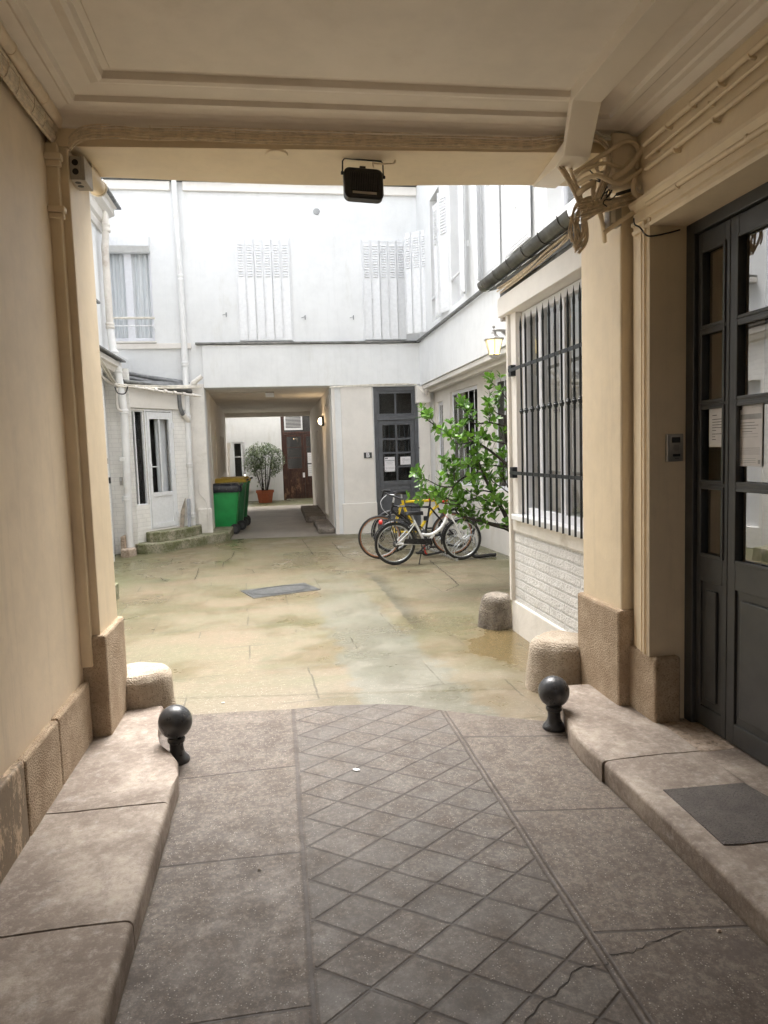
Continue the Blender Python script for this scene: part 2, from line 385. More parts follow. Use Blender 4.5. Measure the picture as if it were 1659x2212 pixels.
    col = n.mix(n.ma('MULTIPLY', n.rng(gr, .52, .34), .30), col, (.30, .26, .19))
    col = n.mix(n.ma('MULTIPLY', n.rng(fi, .52, .36), .45), col, (.085, .07, .045))
    sp = n.ma('MULTIPLY', n.rng(n.vor(62), .12, .22, 1, 0), n.rng(n.noise(14, 2, .5, off=(7, 0, 0)), .46, .58))
    col = n.mix(n.ma('MULTIPLY', sp, .6), col, (.60, .57, .47))
    wet = n.rng(n.noise(.8, 6, .65, off=(5, 5, 2)), .40, .62)
    rough = n.ma('SUBTRACT', .60, n.ma('MAXIMUM', n.ma('MULTIPLY', wet, .34), n.ma('MULTIPLY', pud, .46)))
    h = n.ma('SUBTRACT', n.ma('ADD', n.ma('MULTIPLY', fi, .25), n.ma('MULTIPLY', gr, .5)), jn)
    return n.fin(col, rough, n.bump(h, .35, .006))
M['court'] = mk_court()
def mk_peeled():
    n = NT('peeling_tan_plinth_paint')
    k = n.noise(7, 8, .8, stretch=(1, 1, .45)); z = n.xyz()[2]
    f = n.rng(n.ma('ADD', k, n.ma('MULTIPLY', z, .22)), .555, .585)
    col = n.mix(f, (.26, .20, .14), (.60, .46, .32))
    col = n.mix(n.ma('MULTIPLY', n.rng(n.noise(60, 4, .7), .45, .6), .35), col, (.20, .15, .10))
    return n.fin(col, .7, n.bump(n.ma('ADD', f, n.ma('MULTIPLY', n.noise(70, 4, .7), .4)), .5, .004))
M['passfloor'] = plaster('grey_concrete_floor', (.30, .265, .225), .12, .3, fine=80, rough=.5, stain=(.16, .14, .12), samt=.5)
M['mossy'] = stone('mossy_concrete_step', (.36, .33, .25), (.13, .14, .06), .5, 35)
M['mat'] = stone('grey_door_mat', (.15, .132, .12), (.10, .088, .08), .5, 120)
M['brickA'] = brickwork('white_painted_rough_brick', (.87, .86, .84), .55, .078, 'y', 1.0, 2.2, .010)
M['brickB'] = brickwork('white_painted_brick', (.87, .85, .81), .22, .072, 'd', .35, .5, .006)
M['tanbox'] = plaster('painted_duct_board', (.87, .79, .68), .02, .03, rough=.5)

# ------------------------------------------------------------------ mesh helpers
OFF = {}
class MB:
    def __init__(s, T=None): s.v = []; s.f = []; s.T = T
    def add(s, vs, fs):
        o = len(s.v)
        s.v += [s.T @ Vector(p) if s.T else Vector(p) for p in vs]
        s.f += [tuple(i+o for i in f) for f in fs]
        return s
    def box(s, x0, x1, y0, y1, z0, z1):
        return s.add([(x0, y0, z0), (x1, y0, z0), (x1, y1, z0), (x0, y1, z0), (x0, y0, z1), (x1, y0, z1), (x1, y1, z1), (x0, y1, z1)],
                     [(3, 2, 1, 0), (4, 5, 6, 7), (0, 1, 5, 4), (1, 2, 6, 5), (2, 3, 7, 6), (3, 0, 4, 7)])
    def hexa(s, a, b):
        """a, b: two quads (bottom loop, top loop)"""
        return s.add(list(a)+list(b), [(3, 2, 1, 0), (4, 5, 6, 7), (0, 1, 5, 4), (1, 2, 6, 5), (2, 3, 7, 6), (3, 0, 4, 7)])
    def prism(s, poly, z0, z1):
        n = len(poly)
        return s.add([(p[0], p[1], z0) for p in poly]+[(p[0], p[1], z1) for p in poly],
                     [tuple(reversed(range(n))), tuple(range(n, 2*n))]+[(i, (i+1) % n, n+(i+1) % n, n+i) for i in range(n)])
    def loft(s, loops, closed=True, caps=False):
        n = len(loops[0]); vs = [p for l in loops for p in l]; fs = []
        for k in range(len(loops)-1):
            for i in range(n if closed else n-1):
                j = (i+1) % n
                fs.append((k*n+i, k*n+j, (k+1)*n+j, (k+1)*n+i))
        if caps:
            fs.append(tuple(reversed(range(n)))); fs.append(tuple((len(loops)-1)*n+i for i in range(n)))
        return s.add(vs, fs)
    def tube(s, pts, r, n=8, caps=True, smooth=0, rs=None):
        P = [Vector(p) for p in pts]
        if smooth and len(P) > 2:
            Q = []
            for i in range(len(P)-1):
                p0 = P[max(i-1, 0)]; p1 = P[i]; p2 = P[i+1]; p3 = P[min(i+2, len(P)-1)]
                for k in range(smooth):
                    t = k/smooth
                    Q.append(.5*((2*p1)+(-p0+p2)*t+(2*p0-5*p1+4*p2-p3)*t*t+(-p0+3*p1-3*p2+p3)*t**3))
            Q.append(P[-1]); P = Q
        nrm = None; loops = []
        for i, p in enumerate(P):
            d = (P[min(i+1, len(P)-1)]-P[max(i-1, 0)])
            if d.length < 1e-9: d = Vector((0, 0, 1))
            d.normalize()
            if nrm is None:
                nrm = d.orthogonal().normalized()
            else:
                nrm = (nrm-d*nrm.dot(d))
                nrm = nrm.normalized() if nrm.length > 1e-6 else d.orthogonal().normalized()
            b = d.cross(nrm)
            rr = r if rs is None else rs[0]+(rs[1]-rs[0])*i/(len(P)-1)
            loops.append([p+(nrm*math.cos(2*PI*k/n)+b*math.sin(2*PI*k/n))*rr for k in range(n)])
        return s.loft(loops, True, caps)
    def lathe(s, prof, c=(0, 0, 0), n=24, ax='z', a0=0.0, sx=1.0):
        c = Vector(c); loops = []
        for r, h in prof:
            l = []
            for k in range(n):
                a = a0+2*PI*k/n; u, v = r*math.cos(a)*sx, r*math.sin(a)
                l.append(c+(Vector((u, v, h)) if ax == 'z' else Vector((u, h, v)) if ax == 'y' else Vector((h, u, v))))
            loops.append(l)
        return s.loft(loops, True, True)
    def torus(s, c, R0, r, ax='y', n=48, m=8, a0=0, a1=2*PI):
        full = abs(a1-a0-2*PI) < 1e-6
        pts = []
        N = n if full else n+1
        loops = []
        c = Vector(c)
        for i in range(N):
            a = a0+(a1-a0)*i/n
            d = Vector((math.cos(a), 0, math.sin(a))) if ax == 'y' else Vector((math.cos(a), math.sin(a), 0)) if ax == 'z' else Vector((0, math.cos(a), math.sin(a)))
            k = Vector((0, 1, 0)) if ax == 'y' else Vector((0, 0, 1)) if ax == 'z' else Vector((1, 0, 0))
            loops.append([c+d*(R0+r*math.cos(2*PI*j/m))+k*r*math.sin(2*PI*j/m) for j in range(m)])
        if full: loops.append(loops[0])
        return s.loft(loops, True, not full)
    def build(s, name, mat, parent=None, bevel=0, smooth=False, seg=2):
        off = Vector((0, 0, 0))
        if parent is not None: off = OFF.get(parent.name, off)
        me = bpy.data.meshes.new(name)
        me.from_pydata([tuple(p-off) for p in s.v], [], s.f)
        me.validate()
        bm = bmesh.new(); bm.from_mesh(me)
        if smooth: bmesh.ops.remove_doubles(bm, verts=bm.verts, dist=1e-5)
        bmesh.ops.recalc_face_normals(bm, faces=bm.faces); bm.to_mesh(me); bm.free()
        me.materials.append(M[mat] if isinstance(mat, str) else mat)
        o = bpy.data.objects.new(name, me); COL.objects.link(o)
        if parent is not None:
            o.parent = parent; OFF[o.name] = off
        if smooth:
            for p in me.polygons: p.use_smooth = True
            me.set_sharp_from_angle(angle=R(40))
        if bevel:
            b = o.modifiers.new('bevel', 'BEVEL'); b.width = bevel; b.segments = seg; b.limit_method = 'ANGLE'; b.angle_limit = R(35)
        return o

def thing(name, label, cat, loc=(0, 0, 0), rz=0, group=None, local=False):
    o = bpy.data.objects.new(name, None); COL.objects.link(o)
    o.location = loc; o.rotation_euler = (0, 0, rz); o.empty_display_size = .1
    o['label'] = label; o['category'] = cat
    if group: o['group'] = group
    OFF[o.name] = Vector((0, 0, 0)) if local else Vector(loc)
    return o
def tag(o, label, cat, group=None):
    o['label'] = label; o['category'] = cat
    if group: o['group'] = group
    return o
def struct(o): o['kind'] = 'structure'; return o
def dup(root, loc, rz, label=None):
    r = root.copy(); COL.objects.link(r); r.location = loc; r.rotation_euler = (0, 0, rz)
    if label: r['label'] = label
    for ch in list(root.children):
        c = ch.copy(); COL.objects.link(c); c.parent = r
        for g in list(ch.children):
            d = g.copy(); COL.objects.link(d); d.parent = c
    return r
def frameT(o, xdir, zdir=(0, 0, 1)):
    """local frame: x along the wall, z up, y = outward from viewer"""
    x = Vector(xdir).normalized(); z = Vector(zdir); y = z.cross(x)
    return Matrix(((x.x, y.x, z.x, o[0]), (x.y, y.y, z.y, o[1]), (x.z, y.z, z.z, o[2]), (0, 0, 0, 1)))
def text_mb(txt, size, T, thick=.001, bold=0.0):
    cu = bpy.data.curves.new('t', 'FONT'); cu.body = txt; cu.size = size; cu.extrude = thick; cu.offset = bold
    cu.align_x = 'CENTER'; cu.align_y = 'CENTER'
    o = bpy.data.objects.new('t', cu); COL.objects.link(o)
    bpy.context.view_layer.update()
    me = bpy.data.meshes.new_from_object(o)
    mb = MB(); fl = Matrix(((1, 0, 0, 0), (0, 0, -1, 0), (0, 1, 0, 0), (0, 0, 0, 1)))
    mb.add([T @ fl @ v.co for v in me.vertices], [tuple(p.vertices) for p in me.polygons])
    bpy.data.objects.remove(o); bpy.data.curves.remove(cu); bpy.data.meshes.remove(me)
    return mb
def Z(x0, y0, s):
    return lambda x, y: ((x0+x/s)/1.8517, (y0+y/s)/1.8517)

def wall_with_holes(mb, x0, x1, z0, z1, holes, y0, y1):
    """wall slab in the xz-plane of mb's frame with rectangular openings (x0,x1,z0,z1)"""
    xs = sorted({x0, x1, *[h[0] for h in holes], *[h[1] for h in holes]})
    zs = sorted({z0, z1, *[h[2] for h in holes], *[h[3] for h in holes]})
    xs = [x for x in xs if x0 <= x <= x1]; zs = [z for z in zs if z0 <= z <= z1]
    def solid(i, k):
        if not (0 <= i < len(xs)-1 and 0 <= k < len(zs)-1): return False
        cx_, cz_ = (xs[i]+xs[i+1])/2, (zs[k]+zs[k+1])/2
        return not any(h[0] < cx_ < h[1] and h[2] < cz_ < h[3] for h in holes)
    for i in range(len(xs)-1):
        for k in range(len(zs)-1):
            if not solid(i, k): continue
            a, b, c, d = xs[i], xs[i+1], zs[k], zs[k+1]
            mb.add([(a, y0, c), (b, y0, c), (b, y0, d), (a, y0, d)], [(0, 1, 2, 3)])
            mb.add([(a, y1, c), (b, y1, c), (b, y1, d), (a, y1, d)], [(3, 2, 1, 0)])
            if not solid(i-1, k): mb.add([(a, y0, c), (a, y0, d), (a, y1, d), (a, y1, c)], [(0, 1, 2, 3)])
            if not solid(i+1, k): mb.add([(b, y0, c), (b, y1, c), (b, y1, d), (b, y0, d)], [(0, 1, 2, 3)])
            if not solid(i, k-1): mb.add([(a, y0, c), (a, y1, c), (b, y1, c), (b, y0, c)], [(0, 1, 2, 3)])
            if not solid(i, k+1): mb.add([(a, y0, d), (b, y0, d), (b, y1, d), (a, y1, d)], [(0, 1, 2, 3)])
    return mb

def window(par, T, w_, h_, nx, nz, mat='pvc', fw=.05, bar=.025, depth=.05, behind='dark_room', zs=None, xs=None, back=.35, curtain=False, name='window'):
    """frame with bars, glass pane set in it, something behind. local frame x 0..w, z 0..h, y inward"""
    m = MB(T)
    m.box(0, fw, 0, depth, 0, h_); m.box(w_-fw, w_, 0, depth, 0, h_)
    m.box(fw, w_-fw, 0, depth, 0, fw); m.box(fw, w_-fw, 0, depth, h_-fw, h_)
    xs = xs or [fw+(w_-2*fw)*i/nx for i in range(1, nx)]
    zs = zs or [fw+(h_-2*fw)*i/nz for i in range(1, nz)]
    for x in xs: m.box(x-bar/2, x+bar/2, .004, depth-.004, fw, h_-fw)
    for z in zs: m.box(fw, w_-fw, .008, depth-.008, z-bar/2, z+bar/2)
    f = m.build(name, mat, par, bevel=.003)
    MB(T).add([(fw, depth*.6, fw), (w_-fw, depth*.6, fw), (w_-fw, depth*.6, h_-fw), (fw, depth*.6, h_-fw)], [(0, 1, 2, 3)]).build('pane', 'glass', f)
    if curtain:
        pts = []
        N = 40
        m2 = MB(T)
        l0 = [(fw*.5+(w_-fw)*i/N, depth+.03+.012*math.sin(i*1.9)+.006*math.sin(i*.7), .01) for i in range(N+1)]
        l1 = [(p[0], p[1]*.6+.04, h_-.01) for p in l0]
        m2.loft([l0, l1], False).build('curtain', 'curtain', f, smooth=True)
    # room behind
    d = back
    MB(T).add([(0, depth+.001, 0), (w_, depth+.001, 0), (w_, depth+.001, h_), (0, depth+.001, h_), (0, d, 0), (w_, d, 0), (w_, d, h_), (0, d, h_)],
              [(4, 5, 6, 7), (0, 1, 5, 4), (1, 2, 6, 5), (2, 3, 7, 6), (3, 0, 4, 7)]).build('interior', behind, f)
    return f

def shutter_panel(m, T, w_, h_, t=.012, louv=True, rows=13, top=.36):
    m.T = T
    m.box(.005, w_-.005, 0, t, 0, h_)
    m.box(.004, .016, -.014, t, 0, h_); m.box(w_-.018, w_-.006, -.014, t, 0, h_)
    m.box(.012, w_-.012, -.005, 0, .02, .035); m.box(.012, w_-.012, -.005, 0, .06, .07)
    m.box(.012, w_-.012, -.005, 0, h_-.04, h_-.025)
    if louv:
        z = h_-.09
        for i in range(rows):
            a, b = w_*.22, w_*.80
            m.add([(a, -.001, z), (b, -.001, z), (b-.008, -.022, z-.024), (a+.008, -.022, z-.024), (a, -.001, z-.036), (b, -.001, z-.036)],
                  [(0, 1, 2, 3), (3, 2, 5, 4), (0, 3, 4), (1, 5, 2)])
            z -= (h_*top-.05)/rows

exec_sections = None
# ================================================================== GROUND
g = MB(); g.add([(-60, -60, 0), (60, -60, 0), (60, 60, 0), (-60, 60, 0)], [(0, 1, 2, 3)])
struct(g.build('courtyard_ground', 'court'))
# carriageway paving in the gateway, ending in a shallow arc
arc = [at(*p, 'z', .004) for p in [(330, 1556), (400, 1545), (520, 1537), (628, 1532), (720, 1524), (820, 1521), (880, 1523), (960, 1535), (1060, 1546), (1215, 1562), (1300, 1575)]]
m = MB(); pl = [(-1.3, -6, .004)]+[tuple(p) for p in arc]+[(2.6, arc[-1].y, .004), (2.6, -6, .004)]
m.add(pl, [tuple(range(len(pl)))]); struct(m.build('gateway_paving', 'paving'))
m = MB(); m.add([(-1.6, 13.75, .004), (-.9, 13.62, .004), (.2, 13.5, .004), (1.3, 13.42, .004), (1.3, 22, .004), (-1.6, 22, .004)], [(0, 1, 2, 3, 4, 5)])
struct(m.build('passage_floor', 'passfloor'))

KH = .11
def kerb_slabs(name, slabs):
    """pavement slabs; only the edge along the carriageway is rounded. slabs: list of (polygon, indices of rounded edges)"""
    bm = bmesh.new()
    for poly, rd in slabs:
        n = len(poly)
        lo = [bm.verts.new((p[0], p[1], -.02)) for p in poly]; hi = [bm.verts.new((p[0], p[1], KH)) for p in poly]
        bm.faces.new(list(reversed(lo))); bm.faces.new(hi)
        for i in range(n): bm.faces.new((lo[i], lo[(i+1) % n], hi[(i+1) % n], hi[i]))
        bm.verts.ensure_lookup_table()
        es = [bm.edges.get((hi[i], hi[(i+1) % n])) for i in rd]
        vs = [bm.edges.get((lo[i], hi[i])) for i in range(n) if i in rd and (i-1) in rd]
        bmesh.ops.bevel(bm, geom=es, offset=.024, segments=4, profile=.5, affect='EDGES')
    bmesh.ops.subdivide_edges(bm, edges=[e for e in bm.edges if e.calc_length() > .25], cuts=10, use_grid_fill=False)
    bmesh.ops.triangulate(bm, faces=[f for f in bm.faces if len(f.verts) > 4])
    for v in bm.verts:
        if v.co.z > .05:
            k = mnoise.noise(v.co*3.1)*.006+mnoise.noise(v.co*11)*.003
            v.co.z += k; v.co.x += mnoise.noise(v.co*5+Vector((9, 0, 0)))*.004
    me = bpy.data.meshes.new(name); bm.to_mesh(me); bm.free(); me.materials.append(M['slab'])
    for p in me.polygons: p.use_smooth = True
    me.set_sharp_from_angle(angle=R(35))
    o = bpy.data.objects.new(name, me); COL.objects.link(o); return struct(o)
def slabL(y0, y1): return ([(-1.35, y0), (-.525, y0), (-.525, y1), (-1.35, y1)], [1])
def slabR(y0, y1): return ([(1.465, y0), (1.955, y0), (1.955, y1), (1.465, y1)], [3])
kerb_slabs('left_pavement', [slabL(*q) for q in [(-6, .2), (.206, 1.3), (1.306, 2.250), (2.260, 3.035)]]+
    [([(-1.35, 3.045), (-.53, 3.045), (-.525, 3.30), (-.55, 3.48), (-.60, 3.60), (-.67, 3.70), (-.72, 3.80), (-.74, 4.28), (-1.35, 4.28)], [1, 2, 3, 4, 5, 6])])
kerb_slabs('right_pavement', [slabR(*q) for q in [(-6, .3), (.306, 1.6), (1.606, 2.995)]]+
    [([(1.455, 3.003), (1.955, 3.003), (1.955, 4.02), (1.62, 4.02), (1.56, 3.72), (1.52, 3.56), (1.475, 3.42), (1.455, 3.25)], [3, 4, 5, 6, 7])])
# stones beside the kerb slabs, along the door
m = MB()
for y0, y1 in [(-3, .9), (.905, 2.0), (2.005, 2.996)]: m.prism([(1.962, y0), (2.35, y0), (2.35, y1), (1.962, y1)], -.02, KH-.004)
struct(m.build('right_pavement', 'slab', None, bevel=.003))
m = MB(); m.prism([(1.962, 3.003), (2.35, 3.003), (2.35, 4.0), (1.962, 4.0)], -.02, KH-.006)
struct(m.build('threshold_stone', 'clay', None, bevel=.006))
m = MB(); m.prism([tuple(at(*p, 'z', KH+.004))[:2] for p in [(1432, 1706), (1563, 1825), (1600, 1824), (1720, 1811), (1745, 1775), (1690, 1738), (1606, 1691)]], KH+.001, KH+.006)
tag(m.build('doormat', 'mat', None, bevel=.003), 'flat dark grey doormat on the right pavement before the panelled door', 'doormat')

# ================================================================== GATEWAY BUILDING (the porch we stand in)
XL, XR = -1.07, 1.95
YFL, YFR = 3.88, 3.66           # inner face of the beam
YBL, YBR = 4.30, 4.16           # courtyard face
YB = -3.2
gate = thing('gateway_building', 'tan plastered carriage gateway with moulded ceiling, seen from inside', 'building', (XL, YFL, 0))
ZL, ZR = 3.27, 3.20
def yf(x): return YFL+(YFR-YFL)*(x-XL)/(XR-XL)
def yb(x): return YBL+(YBR-YBL)*(x-XL)/(XR-XL)
# left wall with bulging plaster
m = MB(); ly = [YB, 0, 1.5, 2.6, 3.3, YFL-.04]
m.box(XL-.6, XL, YB, YFL, .0, 3.45)
m.build('side_wall', 'tan', gate)
# left plinth
M['peeled'] = mk_peeled()
m = MB(); m.box(XL-.05, XL+.034, YB, 2.86, .0, .43); m.build('plinth', 'peeled', gate, bevel=.010)
m = MB(); m.box(XL-.05, XL+.036, 2.864, 3.30, .0, .425); m.build('plinth', 'plinth', gate, bevel=.012)
m = MB(); m.box(XL-.05, XL+.035, 3.304, 3.842, .0, .43); m.build('plinth', 'plinth', gate, bevel=.012)
# left pier: front strips and jamb
m = MB()
m.box(XL-.5, -1.015, 3.845, 3.93, .5, 3.19)
m.box(XL-.5, -.975, 3.885, YBL, .55, 3.30)
m.build('pier', 'tan2', gate, bevel=.006)
m = MB(); m.box(XL-.5, -.945, 3.86, YBL+.03, .0, .665); m.build('plinth', 'plinth', gate, bevel=.015)
for z in (3.07, 2.815):
    m = MB(); m.box(XL, -1.01+.021, 3.81, 3.86, z+.028, z+.056); m.box(XL, -1.01+.012, 3.825, 3.86, z, z+.0275); m.build('capital_moulding', 'tan2', gate, bevel=.005)
# beam over the opening
m = MB(); n_ = 14
lo, fo = [], []
for i in range(n_+1):
    x = XL-.5+(XR+.6-XL+.5)*i/n_
    zs = 3.182-.035*(x-XL)/(XR-XL)
    sag = .022*math.sin(PI*min(max((x-.2)/1.2, 0), 1))*-1
    lo.append([(x, yf(x), zs), (x, yb(x), zs+sag*.0+.0 - (.012*math.sin(x*2.2+1))), (x, yb(x), 3.95), (x, yf(x), 3.95)])
m.loft(lo, True, True); m.build('beam', 'tan2', gate)
# smoke-grey patch: round cover on soffit
# ceiling + cornice rings
prof = [(0, 0), (.025, .0), (.04, .012), (.06, .030), (.085, .034), (.095, .044), (.15, .047), (.165, .036), (.195, .038), (.205, .062), (.30, .068), (.325, .058), (.345, .050), (.365, .056), (.375, .085), (.405, .088), (.415, .074), (.43, .073)]
m = MB(); loops = []
for d, dz in prof:
    kr = 1.06
    dr = d*kr
    xl, xr = XL+d, XR-dr
    loops.append([(xl, yf(xl)-d, ZL+dz), (xr, yf(xr)-dr, ZR+dz*.8), (xr, YB+d, ZR+dz*.8), (xl, YB+d, ZL+dz)])
m.loft(loops, True); m.build('ceiling_cornice', 'ceil', gate)
m = MB(); L = loops[-1]; m.add(L, [(0, 1, 2, 3)]); m.build('ceiling', 'ceil', gate)
# storeys above the gateway, so no sky leaks in and the courtyard is closed on this side
m = MB(); m.box(-7, 7, YBR+.15, YBR+.3, 3.35, 3.96); m.box(-7, 7, YB, YBR+.3, 3.96, 8.8); m.build('upper_storey', 'white', gate)
MB().box(-7, XL-.45, YBR-.3, YBL+.0, 0, 3.96).build('court_wall', 'white', gate); MB().box(2.1, 7, 4.02, 4.16, 0, 3.96).build('court_wall', 'white', gate)
# unseen rear wall; its high opening is added to bring fill light into the gateway
m = MB(); wall_with_holes(m, -1.4, 2.6, 0, 3.5, [(-.6, 1.5, 1.9, 3.1)], YB-.3, YB); m.build('street_wall', 'tan', gate)

# right wall: opening for the door y 1.55..3.42, z .11..2.69
DY0, DY1, DZ1 = 1.45, 3.40, 2.69
m = MB(Matrix(((0, 1, 0, XR), (1, 0, 0, 0), (0, 0, 1, 0), (0, 0, 0, 1))))
wall_with_holes(m, YB, 3.62, 0, 3.45, [(DY0, DY1, -.01, DZ1)], 0, .62)
m.build('side_wall', 'tan2', gate)
# reveal + plinths right
m = MB(); m.box(XR-.02, XR+.13, 3.36, 3.655, .0, .46); m.build('plinth', 'plinth', gate, bevel=.014)
m = MB(); m.box(1.865, 2.5, 3.632, YBR+.03, .0, .66); m.build('plinth', 'plinth', gate, bevel=.018)
m = MB(); m.box(1.895, 2.5, 3.655, YBR, .6, 3.30); m.build('pier', 'tan2', gate, bevel=.012)
# architrave: vertical mouldings y 3.40..3.62 and horizontal ones above the door
va = [(3.400, .030), (3.425, .042), (3.445, .020), (3.468, .034), (3.482, .012), (3.545, .022), (3.562, .006)]
m = MB(); pts = []
pr = [(3.40, 0), (3.40, .030), (3.418, .036), (3.424, .024), (3.442, .024), (3.448, .036), (3.460, .036), (3.466, .018), (3.49, .018), (3.496, .026), (3.53, .012), (3.565, .012), (3.575, 0)]
lo = [[(XR-d, y, z) for y, d in pr] for z in (.46, 2.735)]
m.loft(lo, True, True); m.build('door_architrave', 'tan2', gate)
pz = [(2.69, 0), (2.69, .030), (2.706, .036), (2.712, .024), (2.73, .024), (2.736, .038), (2.75, .038), (2.756, .018), (2.80, .018), (2.806, .030), (2.835, .05), (2.85, .052), (2.862, .03), (2.87, 0)]
m = MB(); m.loft([[(XR-d, y, z) for z, d in pz] for y in (3.575, .6)], True, True); m.build('door_architrave', 'tan2', gate)

# --- panelled door in the right wall (part of the gateway)
DX = 2.13
door = MB(); door.box(DX-.01, DX+.07, 3.33, 3.40, .105, DZ1); door.box(DX-.01, DX+.07, DY0, 3.33, 2.63, DZ1)
door.box(DX-.01, DX+.07, DY0, DY0+.06, .105, 2.63)
df = door.build('door', 'dgrey', gate, bevel=.004)
def leaf(y0, y1, xo, sw=.058, zb=.115, zt=2.625):
    """door leaf between y0<y1, face at x = xo"""
    st_ = sw
    w0, w1 = y0+st_, y1-st_
    m = MB(); t = .042
    m.box(xo, xo+t, y0, w0, zb, zt); m.box(xo, xo+t, w1, y1, zb, zt)
    for a, b in ((zb, .22), (.88, 1.02), (1.36, 1.395), (1.76, 1.795), (2.13, 2.165), (2.53, zt)): m.box(xo, xo+t, w0, w1, a, b)
    # bolection mouldings round the panes
    for a, b in ((1.02, 1.36), (1.395, 1.76), (1.795, 2.13), (2.165, 2.53)):
        for q in (.0, ):
            m.box(xo-.008, xo+.01, w0-.010, w0+.006, a-.01, b+.01); m.box(xo-.008, xo+.01, w1-.006, w1+.010, a-.01, b+.01)
            m.box(xo-.007, xo+.01, w0+.006, w1-.006, a-.010, a+.006); m.box(xo-.007, xo+.01, w0+.006, w1-.006, b-.006, b+.010)
    lf = m.build('leaf', 'dgrey', gate, bevel=.003)
    MB().box(xo+.012, xo+.03, w0, w1, .22, .88).build('lower_panel', 'dgrey', lf)
    MB().box(xo-.004, xo+.014, w0+.045, w1-.045, .265, .84).build('raised_panel', 'dgrey', lf, bevel=.006)
    for a, b in ((1.02, 1.36), (1.395, 1.76), (1.795, 2.13), (2.165, 2.53)):
        MB().add([(xo+.022, w0, a), (xo+.022, w1, a), (xo+.022, w1, b), (xo+.022, w0, b)], [(0, 1, 2, 3)]).build('pane', 'glass', lf)
    return lf
l1 = leaf(3.078, 3.327, DX+.012, .036)
l2 = leaf(2.60, 3.073, DX+.012)
l3 = leaf(2.13, 2.595, DX+.012)
l4 = leaf(1.52, 2.125, DX+.012)
MB().add([(DX+.06, 1.2, 0), (DX+.06, 3.5, 0), (DX+.06, 3.5, 2.8), (DX+.06, 1.2, 2.8), (DX+.9, 1.2, 0), (DX+.9, 3.5, 0), (DX+.9, 3.5, 2.8), (DX+.9, 1.2, 2.8)],
         [(4, 5, 6, 7), (0, 1, 5, 4), (1, 2, 6, 5), (2, 3, 7, 6), (3, 0, 4, 7)]).build('hallway', 'dark_room', gate)

# --- boxed duct along the ceiling, dropping and running out under the beam
zz = Z(2072, 0, 1.659)
duct = thing('cable_duct', 'boxed beige duct running along the ceiling and down under the beam at right', 'duct', (1.55, 3.5, 3.2))
P = [((1.47, -2.0), (1.62, -2.0), 3.215), ((1.455, 3.26), (1.60, 3.28), 3.205)]
bt = [Vector((1.44, -3, 3.215)), Vector((1.44, 3.24, 3.205))]
wv = Vector((.148, .012, 0))
ctr = [Vector((1.43, -3, 3.21)), Vector((1.44, 3.235, 3.20)), Vector((1.535, 3.56, 3.085)), Vector((1.55, 3.70, 3.085)), Vector((1.60, 4.17, 3.150))]
loops = []
for i, c in enumerate(ctr):
    th = .12 if i < 2 else .07
    loops.append([c, c+wv, c+wv+Vector((0, 0, th)), c+Vector((0, 0, th))])
MB().loft(loops, True, True).build('duct_box', 'tanbox', duct, bevel=.003)

# ================================================================== REAR BUILDING (white facade with the passage)
FY = 13.6
rear = thing('rear_building', 'white rendered two storey building across the courtyard with a through passage', 'building', (0, FY, 0))
T = Matrix.Translation((0, FY, 0))
m = MB(T)
W1 = (-2.95, -2.10, 3.74, 5.42)      # window behind the drain pipe
SH = [(-.565, .415), (1.79, 2.60)]   # shuttered windows
holes = [(-1.27, 1.10, -.1, 2.87), W1, (1.92, 2.80, -.1, 2.84), (-2.95, -2.12, 6.66, 7.9), (-.4, .6, 6.9, 8.2), (-.565, .415, 3.72, 5.60), (1.79, 2.60, 3.72, 5.60)]
wall_with_holes(m, -6, 3.12, -.1, 9.2, holes, 0, .35); m.build('wall', 'white', rear)
# lower band standing proud, ledges and string courses
m = MB(T); m.box(-1.27, 2.865, -.05, -.002, 2.875, 3.66); m.build('band', 'white', rear, bevel=.004)
m = MB(T); m.box(-1.38, 2.87, -.10, -.003, 3.665, 3.70); m.build('ledge', 'zincd', rear, bevel=.004)
m = MB(T); m.box(-3.2, -1.46, -.06, -.002, 3.60, 3.70); m.build('sill_course', 'white2', rear, bevel=.006)
m = MB(T); m.box(-3.2, -1.68, -.07, -.002, 6.42, 6.58); m.box(-1.46, 2.87, -.07, -.002, 6.42, 6.58); m.build('string_course', 'white2', rear, bevel=.01)
m = MB(T); m.box(-3.2, 2.87, -.12, -.002, 6.585, 6.60); m.build('flashing', 'zincd', rear)
f = window(rear, Matrix.Translation((-2.95, FY+.10, 6.67)), .83, 1.2, 2, 1, behind='dark_room')
f = window(rear, Matrix.Translation((-.4, FY+.10, 6.9)), 1.0, 1.2, 2, 1, behind='dark_room')
